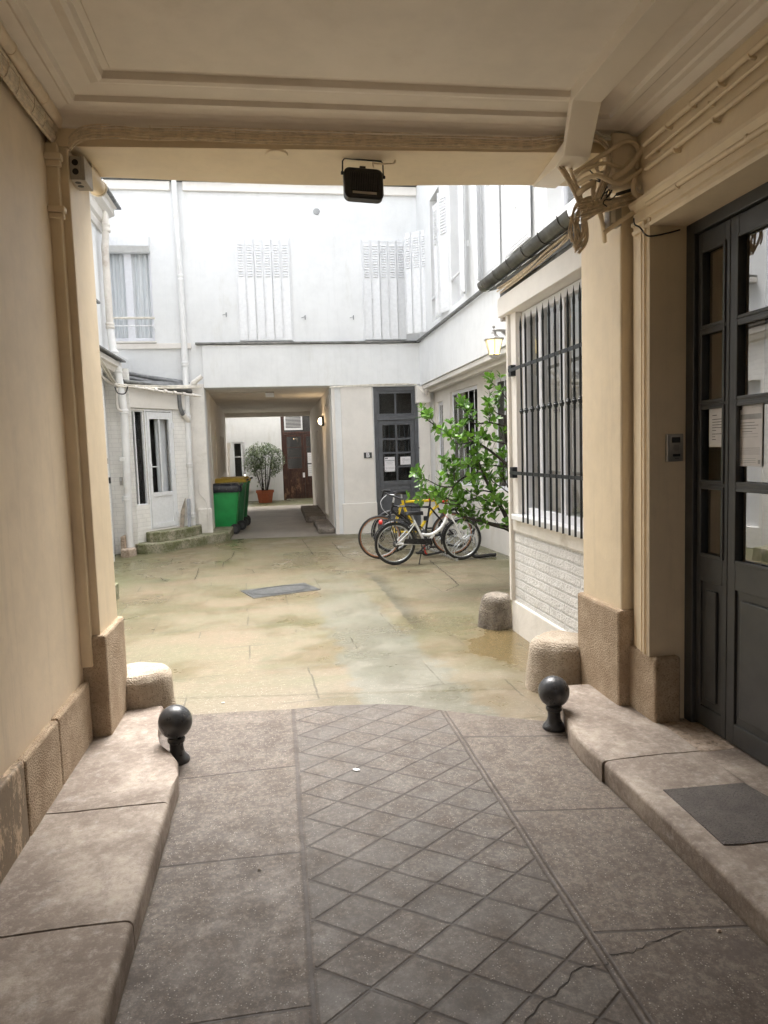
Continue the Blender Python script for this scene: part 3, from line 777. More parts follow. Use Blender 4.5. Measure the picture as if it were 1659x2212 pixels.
# window with roller shutter box and curtains
x0, x1, z0, z1 = W1
f = window(rear, Matrix.Translation((x0, FY+.12, z0+.03)), x1-x0, z1-z0-.03, 2, 1, fw=.055, bar=.13, curtain=True, back=.5)
m = MB(T); m.box(x0, x1+.0, -.10, .12, 5.42, 5.60); m.add([(x0, -.10, 5.42), (x1, -.10, 5.42), (x1, .0, 5.34), (x0, .0, 5.34), (x0, .12, 5.42), (x1, .12, 5.42), (x1, .12, 5.34), (x0, .12, 5.34)],
    [(0, 1, 2, 3), (3, 2, 6, 7), (1, 5, 6, 2)]); m.build('roller_shutter_box', 'wpaint', rear, bevel=.008)
m = MB(T); m.tube([(x0, -.03, 4.16), (x1+.02, -.03, 4.16)], .022, 8); m.build('guard_rail', 'cablew', rear)
m = MB(T); m.tube([(x0, -.03, 4.02), (x1+.0, -.03, 4.02)], .012, 8); m.tube([(x1-.02, -.03, 4.02), (x1+.02, -.03, 4.08)], .008, 6); m.tube([(x1-.02, -.03, 4.02), (x1+.02, -.03, 3.96)], .008, 6); m.build('guard_rail', 'wpaint', rear)
m = MB(T); m.box(x0, x1+.03, -.09, .1, 3.705, 3.735); m.build('window_sill', 'white2', rear, bevel=.004)
# folded metal shutters
for (a, b) in SH:
    n_ = 6; w_ = (b-a)/n_ if a < 0 else .165
    m = MB(T); m.box(a-.02, a, -.02, .0-.001, 3.72, 5.63); m.box(a-.02, b+.02, -.022, -.001, 5.60, 5.635)
    if a < 0: m.box(b, b+.02, -.02, -.001, 3.72, 5.63)
    m.build('shutter_frame', 'wpaint', rear)
    for i in range(n_ if a < 0 else 5):
        m = MB(); tilt = .012*(1 if i % 2 else -1)
        shutter_panel(m, frameT((a+w_*i, FY-.034+tilt*.5, 3.735), (w_, -tilt, 0)), w_-.004, 1.86)
        s_ = m.build('shutter_panel', 'wpaint', rear)
        for hz in (3.86, 4.5, 5.35): MB(T).box(a+w_*i-.008, a+w_*i+.010, -.060, -.035, hz, hz+.06).build('hinge', 'wpaint', s_)
for (a, b) in SH: MB(T).box(a-.015, b+.015, -.018, -.004, 3.73, 5.6).build('blind_or_backing', 'wpaint', rear)  # pale sheet added right behind the shutter panels to lighten their gaps
# small shutter catches on the wall
for p in [(489, 680), (659, 686), (763, 686)]:
    c = at(*p, 'y', FY-.02)
    m = MB(); m.tube([c+Vector((0, .03, 0)), c+Vector((0, -.04, 0))], .008, 6); m.tube([c+Vector((0, -.04, .035)), c+Vector((0, -.04, -.045))], .009, 6); m.tube([c+Vector((-.07, -.03, -.01)), c+Vector((0, -.04, .01))], .005, 5)
    m.build('shutter_catch', 'zinc', rear)
# round vent grille
c = at(684, 457, 'y', FY-.004)
m = MB(); m.lathe([(.0, 0), (.058, 0), (.058, -.006), (0, -.006)], c, 24, 'y'); m.build('vent_grille', 'black', rear)
m = MB()
for i in range(-2, 3): h_ = math.sqrt(.055**2-(i*.021)**2); m.box(c.x+i*.021-.005, c.x+i*.021+.005, c.y-.014, c.y-.007, c.z-h_, c.z+h_)
m.build('vent_bars', 'white', rear)
# piers of the passage
m = MB(T)
m.box(1.28, 1.90, -.035, -.001, .60, 2.87); m.box(1.24, 1.918, -.075, -.001, -.05, .60)
m.build('pier', 'white2', rear, bevel=.012)
m = MB(T); m.box(1.10, 1.165, -.02, -.001, -.05, 2.87); m.build('quoin', 'white2', rear)
m = MB(T); m.box(-1.56, -1.275, -.06, -.001, -.05, 2.95); m.box(-1.50, -1.24, -.10, -.001, -.05, .62); m.build('pier', 'white_dirty', rear, bevel=.012)
# passage walls, ceiling
PE = 21.6
m = MB(); m.loft([[(-1.27, FY+.35, 0), (-1.27, FY+.35, 2.87)], [(-1.46, PE, 0), (-1.46, PE, 2.87)]], False)
m.loft([[(-1.27, FY+.35, 2.87), (1.10, FY+.35, 2.87)], [(-1.46, PE, 2.87), (1.08, PE, 2.87)]], False)
m.build('passage_lining', 'white2', rear)
wr = MB(Matrix(((0, 1, 0, 1.09), (1, 0, 0, 0), (0, 0, 1, 0), (0, 0, 0, 1))))
wall_with_holes(wr, FY+.35, PE, 0, 2.87, [(15.3, 16.3, .2, 2.25), (17.6, 17.85, 1.35, 2.15), (18.0, 18.25, 1.35, 2.15), (18.4, 18.65, 1.35, 2.15)], 0, .25); wr.build('passage_wall', 'white2', rear)
m = MB(); m.box(1.2, 1.22, 15.2, 18.8, .1, 2.4); m.build('passage_door', 'white_dirty', rear)
m = MB(); m.box(-1.5, 1.12, PE, PE+.2, 2.74, 3.2); m.box(-1.95, -1.46, PE-.05, PE+.2, 0, 3.2); m.box(1.08, 1.5, PE-.05, PE+.2, 0, 3.2); m.build('passage_beam', 'white2', rear)
m = MB(); m.box(-6, 6, FY+.36, PE, 2.90, 9.2); m.box(-6, -1.5, FY+.36, PE, 0, 2.9); m.box(1.35, 6, FY+1.2, PE, 0, 2.9); m.build('upper_mass', 'white', rear)
# dark recesses (windows) in the left wall of the passage
for y0, y1, a, b in ((14.5, 14.85, 1.1, 2.3), (16.2, 16.9, .9, 2.2), (18.3, 18.6, 1.2, 2.1), (19.0, 19.3, 1.2, 2.1), (19.7, 20.0, 1.2, 2.1)):
    xx = -1.27-.19*((y0+y1)/2-FY)/(PE-FY)
    MB().box(xx+.012, xx+.028, y0, y1, a, b).build('passage_panel', 'white_dirty', rear)
# grey door B
GX0, GX1 = 1.92, 2.80
m = MB(T)
m.box(GX0, GX0+.07, .03, .10, 0, 2.84); m.box(GX1-.07, GX1, .03, .10, 0, 2.84); m.box(GX0+.07, GX1-.07, .03, .10, 2.76, 2.84); m.box(GX0+.07, GX1-.07, .02, .10, 2.19, 2.27)
db = m.build('door', 'bluegrey', rear, bevel=.004)
def glazed(m, x0, x1, z0, z1, nx, nz, st_, y0, y1, bar=.035):
    m.box(x0, x0+st_, y0, y1, z0, z1); m.box(x1-st_, x1, y0, y1, z0, z1); m.box(x0+st_, x1-st_, y0, y1, z0, z0+st_); m.box(x0+st_, x1-st_, y0, y1, z1-st_, z1)
    for i in range(1, nx): x = x0+st_+(x1-x0-2*st_)*i/nx; m.box(x-bar/2, x+bar/2, y0+.004, y1-.004, z0+st_, z1-st_)
    for i in range(1, nz): z = z0+st_+(z1-z0-2*st_)*i/nz; m.box(x0+st_, x1-st_, y0+.007, y1-.007, z-bar/2, z+bar/2)
m = MB(T); glazed(m, GX0+.07, GX1-.07, 2.27, 2.76, 2, 1, .05, .05, .09); m.build('transom', 'bluegrey', db, bevel=.003)
m = MB(T); glazed(m, GX0+.075, GX1-.075, .92, 2.185, 2, 4, .085, .045, .09); m.box(GX0+.075, GX0+.16, .045, .09, .03, .92); m.box(GX1-.16, GX1-.075, .045, .09, .03, .92); m.box(GX0+.16, GX1-.16, .045, .09, .03, .17); m.box(GX0+.16, GX1-.16, .06, .09, .17, .92)
m.box(GX0+.20, (GX0+GX1)/2-.02, .050, .061, .22, .86); m.box((GX0+GX1)/2+.02, GX1-.20, .050, .061, .22, .86)
m.build('leaf', 'bluegrey', db, bevel=.003)
MB(T).add([(GX0+.1, .075, .95), (GX1-.1, .075, .95), (GX1-.1, .075, 2.72), (GX0+.1, .075, 2.72)], [(0, 1, 2, 3)]).build('pane', 'glass', db)
m = MB(T); m.box(GX0, GX1, .5, .52, 0, 2.84); m.box(GX0-.02, GX0, .35, .5, 0, 2.84); m.box(GX1, GX1+.02, .35, .5, 0, 2.84); m.build('interior', 'dark_room', db)
m = MB(T)
for i in range(7): xx = GX0+.12+i*.1; m.tube([(xx, .16, 1.1), (xx+.02*math.sin(i*3), .16, 1.6), (xx, .16, 2.2)], .016, 6, smooth=3)
m.build('reflected_bars', 'iron', db)  # wavy bars behind the glass imitate a reflection of dark uprights
m = MB(T); m.tube([(GX1-.125, .03, 1.22), (GX1-.125, -.01, 1.22), (GX1-.10, -.015, 1.14)], .009, 6, smooth=3); m.build('handle', 'alu', db)
for hz in (1.30, 1.62): MB(T).box(GX1-.005, GX1+.03, -.02, .03, hz, hz+.03).build('hinge', 'iron', db)
# column right of the door and the small box on it
m = MB(T); m.box(2.80, 3.02, -.06, -.001, 0, 2.55); m.box(2.74, 3.02, -.16, -.001, 2.50, 2.83); m.build('pier', 'white2', rear, bevel=.008)

# plate B
c = at(794.5, 983.5, 'y', FY-.04)
sg = thing('letter_plate', 'small dark plate with the letter B on the white pier beside the grey door', 'sign', c)
m = MB(); m.box(c.x-.078, c.x+.078, c.y-.012, c.y, c.z-.055, c.z+.055); m.build('plate', 'dgrey', sg, bevel=.002)
text_mb('B', .125, Matrix.Translation(c+Vector((0, -.0145, 0))), bold=.004).build('letter', 'paper', sg)

def notice(name, label, T, w_, h_, kind, group=None, onto=None):
    n = thing(name, label, 'notice', T.translation, group=group)
    MB(T).box(-w_/2, w_/2, -.0012, 0, -h_/2, h_/2).build('sheet', 'paper', n)
    rnd = random.Random(int(w_*9999)+len(label))
    m = MB(T); g_ = MB(T)
    def line(mb, x, z, l, t=.0022): mb.box(x, x+l, -.0022, -.0013, z-t/2, z+t/2)
    if kind == 'letter':
        z = h_*.28
        line(m, -w_*.30, z, w_*.25, .003); z -= h_*.10
        for i in range(7):
            x = -w_*.30
            if i == 5: z -= h_*.02
            while x < w_*.40:
                l = rnd.uniform(.03, .11)*w_
                line(m, x, z, l, h_*.014); x += l+w_*.02
                if i in (4, 6) and x > -w_*.12: break
            z -= h_*.068
        line(m, -w_*.30, z, w_*.2, .003)
    else:
        g_.box(-w_*.47, w_*.47, -.0020, -.0013, h_*.22, h_*.30)
        m.box(-w_*.46, -w_*.18, -.0020, -.0013, h_*.375, h_*.455)
        for i, l in enumerate((.5, .75, .6, .35)): line(m, -w_*l/2, h_*(.17-.045*i), w_*l, h_*.006)
        for i in range(3): line(g_, -w_*.44, h_*(-.0-.05*i), w_*(.8 if i < 2 else .2), h_*.005)
        for i in range(4): line(m, -w_*.44, h_*(-.22-.03*i), w_*.88, h_*.004)
        for i in range(3): line(g_, -w_*.30, h_*(-.38-.03*i), w_*.6, h_*.006)
        m.box(-w_*.45, -w_*.37, -.0020, -.0013, -h_*.46, -h_*.41); g_.box(w_*.38, w_*.45, -.0020, -.0013, -h_*.46, -h_*.40)
        for i in range(3): line(g_, w_*.15, h_*(.44-.02*i), w_*.3, h_*.006)
    o = m.build('printing', 'ink', n)
    if g_.v: g_.build('grey_printing', 'inkg', n)
    if kind != 'letter':
        text_mb('EPEL', h_*.062, T @ Matrix.Translation((-w_*.32, -.0028, h_*.415)), .0003).build('heading', 'paper', n)
    return n
c = at(842, 1003, 'y', FY+.04); notice('notice', 'tall printed A4 notice in the left pane of grey door B', Matrix.Translation(c), .205, .285, 'form')
c = at(876, 995, 'y', FY+.04); notice('notice', 'short wide letter in the right pane of grey door B', Matrix.Translation(c), .205, .155, 'letter')
# the two notices behind the panes of the big dark door, facing the lane (-x)
TY = lambda p: Matrix(((0, 1, 0, p[0]), (-1, 0, 0, p[1]), (0, 0, 1, p[2]), (0, 0, 0, 1)))
px_ = DX+.012+.018
c = at(1541, 922, 'x', px_); notice('notice', 'white typed letter in the narrow leaf of the dark grey door at right', TY((px_, 3.185, c.z)), .135, .20, 'letter')
c = at(1628, 946, 'x', px_); notice('notice', 'tall printed form with a dark logo block in the wide dark door leaf', TY((px_, 2.965, c.z+.02)), .205, .30, 'form')

# ================================================================== RIGHT BUILDING
RX = 2.87
rb = thing('right_building', 'white building along the right side of the courtyard with opened metal shutters', 'building', (RX, 10, 0))
TR = Matrix(((0, 1, 0, RX), (-1, 0, 0, 0), (0, 0, 1, 0), (0, 0, 0, 1)))   # local x = -y world, local y = +x world
m = MB(TR)
wins = [(-12.45, -11.75, 3.85, 5.95), (-11.05, -10.35, 3.85, 6.3), (-7.1, -6.0, 3.9, 6.2)]
wall_with_holes(m, -FY-.0, -4.2, 3.66, 9.0, wins, 0, .35); m.build('wall', 'white', rb)
m = MB(TR); m.box(-FY+.05, -4.2, -.03, -.001, 2.84, 3.66); m.box(-FY+.05, -4.2, 0, .5, 2.84, 3.66); m.build('band', 'white', rb, bevel=.004)
m = MB(TR); m.box(-FY+.05, -4.2, -.09, -.031, 3.665, 3.695); m.build('ledge', 'zincd', rb)
m = MB(TR); m.box(-FY+.1, -4.2, .0, .10, 2.76, 2.838); m.box(-FY+.1, -4.2, .12, .22, 2.70, 2.838); m.build('soffit_moulding', 'white2', rb, bevel=.012)
for a, b, c_, d_ in wins:
    window(rb, TR @ Matrix.Translation((a, .16, c_)), b-a, d_-c_, 2, 1, fw=.05, bar=.07, behind='dark_room')
m = MB(TR)
m.tube([(-12.45, .0, 4.25), (-11.75, .0, 4.25)], .02, 8); m.tube([(-11.05, 0, 4.25), (-10.35, 0, 4.25)], .02, 8); m.tube([(-7.1, 0, 4.35), (-6.0, 0, 4.35)], .028, 8); m.build('guard_rail', 'wpaint', rb)
# ground floor wall, slightly skewed
gx0, gx1 = 3.12, 3.36; gy0, gy1 = FY, 9.0
TG = frameT((gx0, gy0, 0), (gx1-gx0, gy1-gy0, 0))
Lw = math.hypot(gx1-gx0, gy1-gy0)
def gl(y): return (gy0-y)/(gy0-gy1)*Lw
gw = [(gl(13.45), gl(13.0), 1.0, 2.50), (gl(12.55), gl(11.05), .95, 2.62), (gl(10.35), gl(8.6), .95, 2.63)]
m = MB(TG); wall_with_holes(m, 0, Lw+4.5, -.05, 2.8, gw, 0, .3); m.build('ground_floor_wall', 'white2', rb)
for i, (a, b, c_, d_) in enumerate(gw):
    w_ = b-a
    f = window(rb, TG @ Matrix.Translation((a, .05, c_)), w_, d_-c_, 1, 1, fw=.06, bar=.030, depth=.014, behind='dark_room',
               xs=[w_*k for k in (.20, .40, .60, .80)] if i else [w_*.35, w_*.68], back=.7)
    if i == 0: m = MB(TG @ Matrix.Translation((a, .10, c_))); m.box(.05, w_-.05, .28, .30, .05, 1.4); m.build('blind_or_backing', 'white2', f)
# shutters: leaves folded out from the wall. plan points (px at depth y)
def sh_run(pts, z0, z1, louv=True):
    for (a, b) in zip(pts[:-1], pts[1:]):
        d = Vector((b[0]-a[0], b[1]-a[1], 0)); L_ = d.length
        m = MB(); shutter_panel(m, frameT((a[0], a[1], z0), d), L_-.004, z1-z0, louv=louv, rows=13, top=.34)
        s_ = m.build('shutter_panel', 'wpaint', rb)
X = lambda px, y: at(px, 700, 'y', y).x
sh_run([(X(878, 13.2), 13.2), (X(893, 13.12), 13.12), (X(912, 13.05), 13.05), (X(930, 12.9), 12.9)], 3.78, 5.62)
sh_run([(X(942, 11.75), 11.75), (X(951, 11.55), 11.55)], 3.80, 5.62)
sh_run([(X(951.5, 11.45), 11.45), (X(974, 11.2), 11.2)], 3.82, 5.72)
sh_run([(X(997, 10.2), 10.2), (X(1003.5, 9.95), 9.95), (X(1006, 10.1), 10.1)], 3.83, 6.2)
sh_run([(X(1032, 9.2), 9.2), (X(1044, 9.35), 9.35), (X(1082, 8.55), 8.55)], 3.82, 6.2)
sh_run([(RX-.05, 8.3), (RX-.05, 7.45)], 3.85, 6.3, False)
m = MB(TR)
for yy, zz_ in ((9.9, 4.45), (8.9, 4.9), (7.9, 4.3), (11.6, 4.6)): m.tube([(-yy, -.06, zz_), (-yy+.12, -.08, zz_-.02), (-yy+.13, -.08, zz_+.05)], .008, 5)
for yy in (7.2,): m.box(-yy-.01, -yy+.012, -.02, -.002, 3.7, 6.5)
m.build('shutter_stay', 'wpaint', rb)

# ================================================================== LEFT BUILDING
lb = thing('left_building', 'narrow strip of the white building on the left side of the courtyard', 'building', (-2.7, 9, 0))
TL = Matrix(((0, -1, 0, -2.7), (1, 0, 0, 0), (0, 0, 1, 0), (0, 0, 0, 1)))  # local x = y world, local y = -x world (inward)
m = MB(TL); wall_with_holes(m, 4.3, 12.5, 3.0, 5.38, [(10.35, 11.05, 3.95, 4.95), (11.35, 11.75, 4.3, 5.3)], 0, .3); m.box(12.2, 12.5, .3, 4, 3.0, 5.38); m.build('wall', 'white', lb)
for a, b, c_, d_ in [(10.35, 11.05, 3.95, 4.95), (11.35, 11.75, 4.3, 5.3)]: window(lb, TL @ Matrix.Translation((a, .14, c_)), b-a, d_-c_, 1, 2, behind='dark_room')
pc = [(0, 5.72), (.03, 5.72), (.05, 5.78), (.05, 5.82), (.09, 5.85), (.11, 5.92), (.11, 5.97), (.16, 6.0), (.20, 6.02), (.20, 6.12), (.24, 6.14), (0, 6.14)]
m = MB(); m.loft([[(-2.7+d*1.15, y, z-.39) for d, z in pc] for y in (4.3, 12.55)], True, True); m.build('cornice', 'white2', lb)
m = MB(); m.box(-5, -2.37, 4.3, 12.62, 5.755, 5.785); m.build('roof', 'zincd', lb)
m = MB(); m.box(-2.7, -2.50, 9.5, 11.25, 3.93, 3.96); m.build('ledge', 'zincd', lb)
m = MB(); m.box(-2.72, -2.54, 9.5, 11.2, 3.86, 3.928); m.build('sill', 'white2', lb, bevel=.006)
# lower brick storey
m = MB(TL); wall_with_holes(m, 4.3, 11.45, 0, 3.0, [(9.2, 10.3, .3, 2.45)], -.12, .3); m.build('brick_wall', 'brickB', lb)
m = MB(); m.box(-3.0, -2.68, 9.2, 10.3, .25, 2.45); m.build('recess_door', 'wpaint', lb)
pc = [(0, 3.0), (.05, 3.02), (.08, 3.08), (.12, 3.10), (.12, 3.18), (0, 3.20)]
m = MB(); m.loft([[(-2.58+d, y, z) for d, z in pc] for y in (4.3, 12.3)], True, True); m.box(-2.72, -2.58, 4.3, 12.3, 3.0, 3.2); m.build('string_course', 'white2', lb)
m = MB(); m.box(-2.72, -2.40, 4.3, 12.35, 3.202, 3.225); m.build('flashing', 'zincd', lb)
m = MB(); m.box(-3.6, -2.38, 12.30, 12.45, 0, 3.1); m.box(-3.6, -3.4, 11.3, 12.3, 0, 3.1); m.build('brick_return', 'brickB', lb)
m = MB(); m.box(-3.6, -2.60, 12.45, 13.6, 0, 3.4); m.build('return_wall', 'white', lb)
MB().box(-8, -2.75, 4.3, 12.4, 0.0, 5.7).build('mass', 'white', lb)

# ================================================================== OUTHOUSE WITH THE WHITE DOOR
A = Vector((-2.46, 12.3, 0)); B = Vector((-1.56, 13.42, 0)); D_ = (B-A).normalized(); LO = (B-A).length
TO = frameT(A, D_)
oh = thing('outhouse', 'low white brick outhouse with glazed door in the far left corner', 'building', A)
def ox(px, yg=12.8):
    r0 = at(px, 1000, 'y', 12.0); r1 = at(px, 1000, 'y', 14.0)
    # intersect sight line plan with the wall line
    d = Vector((r1.x-r0.x, r1.y-r0.y)); n_ = Vector((-D_.y, D_.x))
    t = (Vector((A.x, A.y))-Vector((r0.x, r0.y))).dot(n_)/d.dot(n_)
    q = Vector((r0.x, r0.y))+d*t
    return (q-Vector((A.x, A.y))).dot(Vector((D_.x, D_.y)))
s0, s1, d0, d1 = ox(279.5), ox(318), ox(322), ox(375.5)
m = MB(TO); wall_with_holes(m, 0, LO, .0, 2.45, [(s0, s1, .80, 2.42), (d0-.04, d1+.04, .36, 2.45)], 0, .25); m.build('brick_wall', 'brickB', oh)
m = MB(TO); m.box(0, LO-.02, -.03, .25, 2.455, 2.86); m.build('lintel', 'white2', oh, bevel=.01)
window(oh, TO @ Matrix.Translation((s0, .03, .80)), s1-s0, 1.62, 2, 1, mat='wpaint', fw=.020, bar=.022, back=.4)
m = MB(TO)
for i in range(42): z = .88+i*.036; m.box(s0+.03, s1-.03, .115, .135, z, z+.008)
m.build('venetian_blind', 'green_blind' if 'green_blind' in M else 'dgrey', oh)
m = MB(TO); m.box(d0-.04, d0, .01, .07, .36, 2.45); m.box(d1, d1+.04, .01, .07, .36, 2.45); m.box(d0, d1, .01, .07, 2.41, 2.45)
fr = m.build('door_frame', 'wpaint', oh, bevel=.003)
dw = d1-d0
m = MB(TO); a = .062
m.box(d0+.005, d0+a, .0, .05, .37, 2.40); m.box(d1-a, d1-.005, .0, .05, .37, 2.40); m.box(d0+a, d1-a, .0, .05, .37, .46); m.box(d0+a, d1-a, .0, .05, .93, 1.0); m.box(d0+a, d1-a, .0, .05, 2.28, 2.40)
m.box(d0+a, d1-a, .015, .04, .46, .93); m.box((d0+d1)/2-.015, (d0+d1)/2+.015, .005, .045, 1.0, 2.28)
dl = m.build('door', 'wpaint', oh, bevel=.003)
MB(TO).add([(d0+a, .025, 1.0), (d1-a, .025, 1.0), (d1-a, .025, 2.28), (d0+a, .025, 2.28)], [(0, 1, 2, 3)]).build('pane', 'glass', dl)
m = MB(TO); m.box(d0+.02, d0+.055, -.012, 0, 1.28, 1.50); m.tube([(d0+.037, -.01, 1.45), (d0+.037, -.045, 1.45), (d0+.16, -.045, 1.45)], .011, 8); m.build('handle', 'wpaint', dl)
for hz in (.52, 1.30, 2.12): MB(TO).box(d1-.01, d1+.03, -.02, .0, hz, hz+.10).build('hinge', 'wpaint', dl)
m = MB(TO); m.box(d0, d1, .35, .37, .3, 2.5); m.box(0, LO, .8, .82, 0, 2.6); m.build('interior', 'dark_room', oh)
MB(TO).box((d0+d1)/2+.03, d1-.02, .15, .17, .95, 2.35).build('curtain', 'curtain', oh)
# lean-to zinc roof with battens
e0 = at(262, 801, 'y', 12.5); e1 = at(398, 830, 'y', 13.5)
m = MB(); m.add([A+Vector((-.2, -.1, 2.88)), B+Vector((.04, -.12, 2.80)), B+Vector((.04, .25, 3.02)), A+Vector((-.2, 1.2, 3.18))], [(0, 1, 2, 3)])
m.add([A+Vector((-.2, -.1, 2.86)), B+Vector((.04, -.12, 2.78)), B+Vector((.04, .25, 3.0)), A+Vector((-.2, 1.2, 3.16))], [(3, 2, 1, 0)])
m.build('roof', 'zinc', oh)
for i, (k, r_) in enumerate(((.0, .034), (.10, .026), (.19, .03), (.28, .022))):
    MB().tube([e0+Vector((-.1, -.45*k, -k*.8)), (e1+Vector((0, -.45*k, -k*.8))) if i != 2 else (e0+e1)/2+Vector((.1, -.1, -k*.8))], r_, 10).build('roof_pipe', 'zinc', oh, smooth=True)
m = MB(TO); m.tube([(-.05, -.07, 2.87), (LO+.02, -.07, 2.80)], .045, 10); m.build('gutter', 'zincd', oh, smooth=True)

# steps in front of the white door (rounded)
def arcpoly(pxs, z, back):
    return [tuple(at(*p, 'z', z))[:2] for p in pxs]+back
bk = [(-1.30, 14.6), (-1.34, 13.55), (-1.6, 13.5), (-2.44, 12.45)]
low = [(-2.42, 12.28), (-2.36, 12.17), (-2.20, 12.12), (-2.0, 12.16), (-1.80, 12.33), (-1.55, 12.70), (-1.28, 13.08), (-1.02, 13.38), (-.93, 13.55), (-.92, 14.5)]
st = MB(); st.prism(low+bk, -.02, .165); o = st.build('step', 'mossy', None, bevel=.02, seg=3); tag(o, 'lower rounded mossy concrete step running from the white door to the green bin', 'step')
up = [(-2.28, 12.50), (-2.20, 12.36), (-2.05, 12.36), (-1.80, 12.58), (-1.58, 12.98), (-1.42, 13.3), (-1.44, 13.49), (-1.6, 13.5)]
st = MB(); st.prism(up, .16, .335); o = st.build('step', 'mossy', None, bevel=.02, seg=3); tag(o, 'upper mossy concrete step directly under the white glazed door', 'step')
# ================================================================== BARRED WINDOW ANNEX
AX = 2.0; AY = 5.80
an = thing('annex', 'low white annex with a barred window and rough painted brick below it', 'building', (AX, AY, 0))
m = MB(); m.box(AX, AX+.3, 4.17, AY-.03, .27, .88); m.build('brick_wall', 'brickA', an)
m = MB(); m.box(AX-.018, AX+.3, 4.17, AY+.0, -.02, .27); m.build('base_course', 'white_dirty', an, bevel=.012)
m = MB(); m.box(AX-.012, AX+.3, 4.17, AY-.02, .88, .982); m.build('sill_band', 'white_dirty', an, bevel=.008)
m = MB(); m.box(AX-.045, AX+.2, 4.17, AY-.10, .984, 1.03); m.build('window_sill', 'wpaint', an, bevel=.006)
m = MB(); m.box(AX-.035, AX+.05, AY-.045, AY, .27, 2.86); m.box(AX-.008, AX+.12, AY-.17, AY-.047, 1.03, 2.83); m.build('corner_post', 'white2', an, bevel=.006)
m = MB(); m.box(AX-.07, AX+.12, 4.15, AY+.10, 2.70, 2.86); m.build('fascia', 'white2', an, bevel=.006)
m = MB(); m.add([(AX-.14, 4.17, 2.93), (AX-.14, AY+.15, 2.93), (3.4, AY+.15, 3.35), (3.4, 4.17, 3.35)], [(0, 1, 2, 3)]); m.box(AX-.05, 3.4, 4.17, AY+.08, 2.862, 2.90); m.build('roof', 'zincd', an)
m = MB(); m.box(AX+.3, 3.1, AY-.2, AY-.02, 0, 2.86); m.build('end_wall', 'white2', an)
TA = Matrix(((0, 1, 0, AX), (-1, 0, 0, 0), (0, 0, 1, 0), (0, 0, 0, 1)))
window(an, TA @ Matrix.Translation((-(AY-.17), .05, 1.03)), AY-.17-4.17, 1.665, 2, 1, fw=.06, bar=.09, xs=[.36, .80], back=.6, behind='room_grey')
BX = AX-.062
gr = thing('window_grille', 'black iron window grille with spear tips on the white annex', 'grille', (BX, 5.0, 1.8))
bx_px = [1128.5, 1138.5, 1151.5, 1164, 1176, 1189, 1202, 1215, 1229, 1242, 1255, 1270, 1285]
bys = [at(p, 1000, 'x', BX).y for p in bx_px]
for i, yy in enumerate(bys):
    m = MB(); zb = .99; zt = 2.60
    m.lathe([(.0085, zb), (.0085, zt-.10), (.0095, zt-.10), (.011, zt-.075), (.007, zt-.03), (.0005, zt+.02)], (BX, yy, 0), 8)
    zc = at(bx_px[i], 889-.20*(bx_px[i]-1125), 'x', BX).z
    m.lathe([(.0085, zc-.022), (.013, zc-.018), (.013, zc-.010), (.018, zc-.005), (.018, zc+.005), (.013, zc+.010), (.013, zc+.018), (.0085, zc+.022)], (BX, yy, 0), 10)
    m.build('bar', 'iron', gr, smooth=True)
for zc in (at(1115, 795, 'x', BX).z, at(1115.5, 1022, 'x', BX).z):
    m = MB(); m.box(BX-.005, BX+.005, 4.12, 5.66, zc-.013, zc+.013); m.build('crossbar', 'iron', gr)
    m = MB(); m.box(BX+.012, BX+.062, 5.635, 5.70, zc-.045, zc+.045); m.tube([(BX, 5.66, zc), (BX+.03, 5.665, zc)], .012, 8); m.build('mounting_plate', 'iron', gr, bevel=.002)
# gutter on the annex
gt = thing('gutter', 'half round weathered zinc gutter sloping over the barred window', 'gutter', (1.88, 5, 3))
gc = [Vector((1.865, 6.08, 2.985)), Vector((1.875, 4.17, 2.975))]
lo = []
for k in range(13):
    y = gc[0].y+(gc[1].y-gc[0].y)*k/12; z = gc[0].z+(gc[1].z-gc[0].z)*k/12
    l = []
    for j in range(11): a = PI+PI*j/10; l.append((1.87+.062*math.cos(a), y, z+.045+.070*math.sin(a)))
    for j in range(11): a = 2*PI-PI*j/10; l.append((1.87+.056*math.cos(a), y, z+.047+.064*math.sin(a)))
    lo.append(l)
m = MB(); m.loft(lo, True, True); e = [(1.87+.062*math.cos(PI+PI*j/10), 6.082, 3.03+.070*math.sin(PI+PI*j/10)) for j in range(11)]; m.add(e, [tuple(range(11))])
m.build('trough', 'zincd', gt, smooth=True)
for k in range(6):
    y = 5.95-k*.33
    m = MB(); m.tube([(1.87+.068*math.cos(PI+PI*j/10), y, 3.027+.076*math.sin(PI+PI*j/10)) for j in range(11)], .0038, 6); m.build('bracket', 'zincd', gt)

# lantern on the annex corner (lit)
lp = at(1067, 742, 'y', 5.92)
ln = thing('wall_lantern', 'lit white six sided wall lantern on the corner of the barred annex', 'lantern', lp)
x, y, z = lp
hexp = lambda r, h: (r, h)
m = MB(); m.lathe([(.006, .150), (.014, .146), (.010, .132), (.004, .128), (.004, .120), (.018, .112), (.012, .104), (.016, .100), (.020, .098), (.026, .080), (.042, .062), (.060, .050), (.092, .040), (.096, .032), (.088, .030)], lp, 6, a0=.3); m.build('roof', 'lampgrey', ln)
m = MB()
for k in range(6):
    a = .3+k*PI/3
    m.tube([(x+.080*math.cos(a), y+.080*math.sin(a), z+.032), (x+.048*math.cos(a), y+.048*math.sin(a), z-.092)], .004, 4)
m.lathe([(.080, .026), (.086, .026), (.086, .034), (.080, .034)], lp, 6, a0=.3)
m.lathe([(.0, -.125), (.022, -.125), (.045, -.108), (.052, -.092), (.0, -.088)], lp, 6, a0=.3); m.build('frame', 'lampgrey', ln)
m = MB(); m.lathe([(.078, .030), (.046, -.090)], lp, 6, a0=.3); m.f = [f for f in m.f if len(f) == 4]; m.build('glass_panes', 'frost', ln)
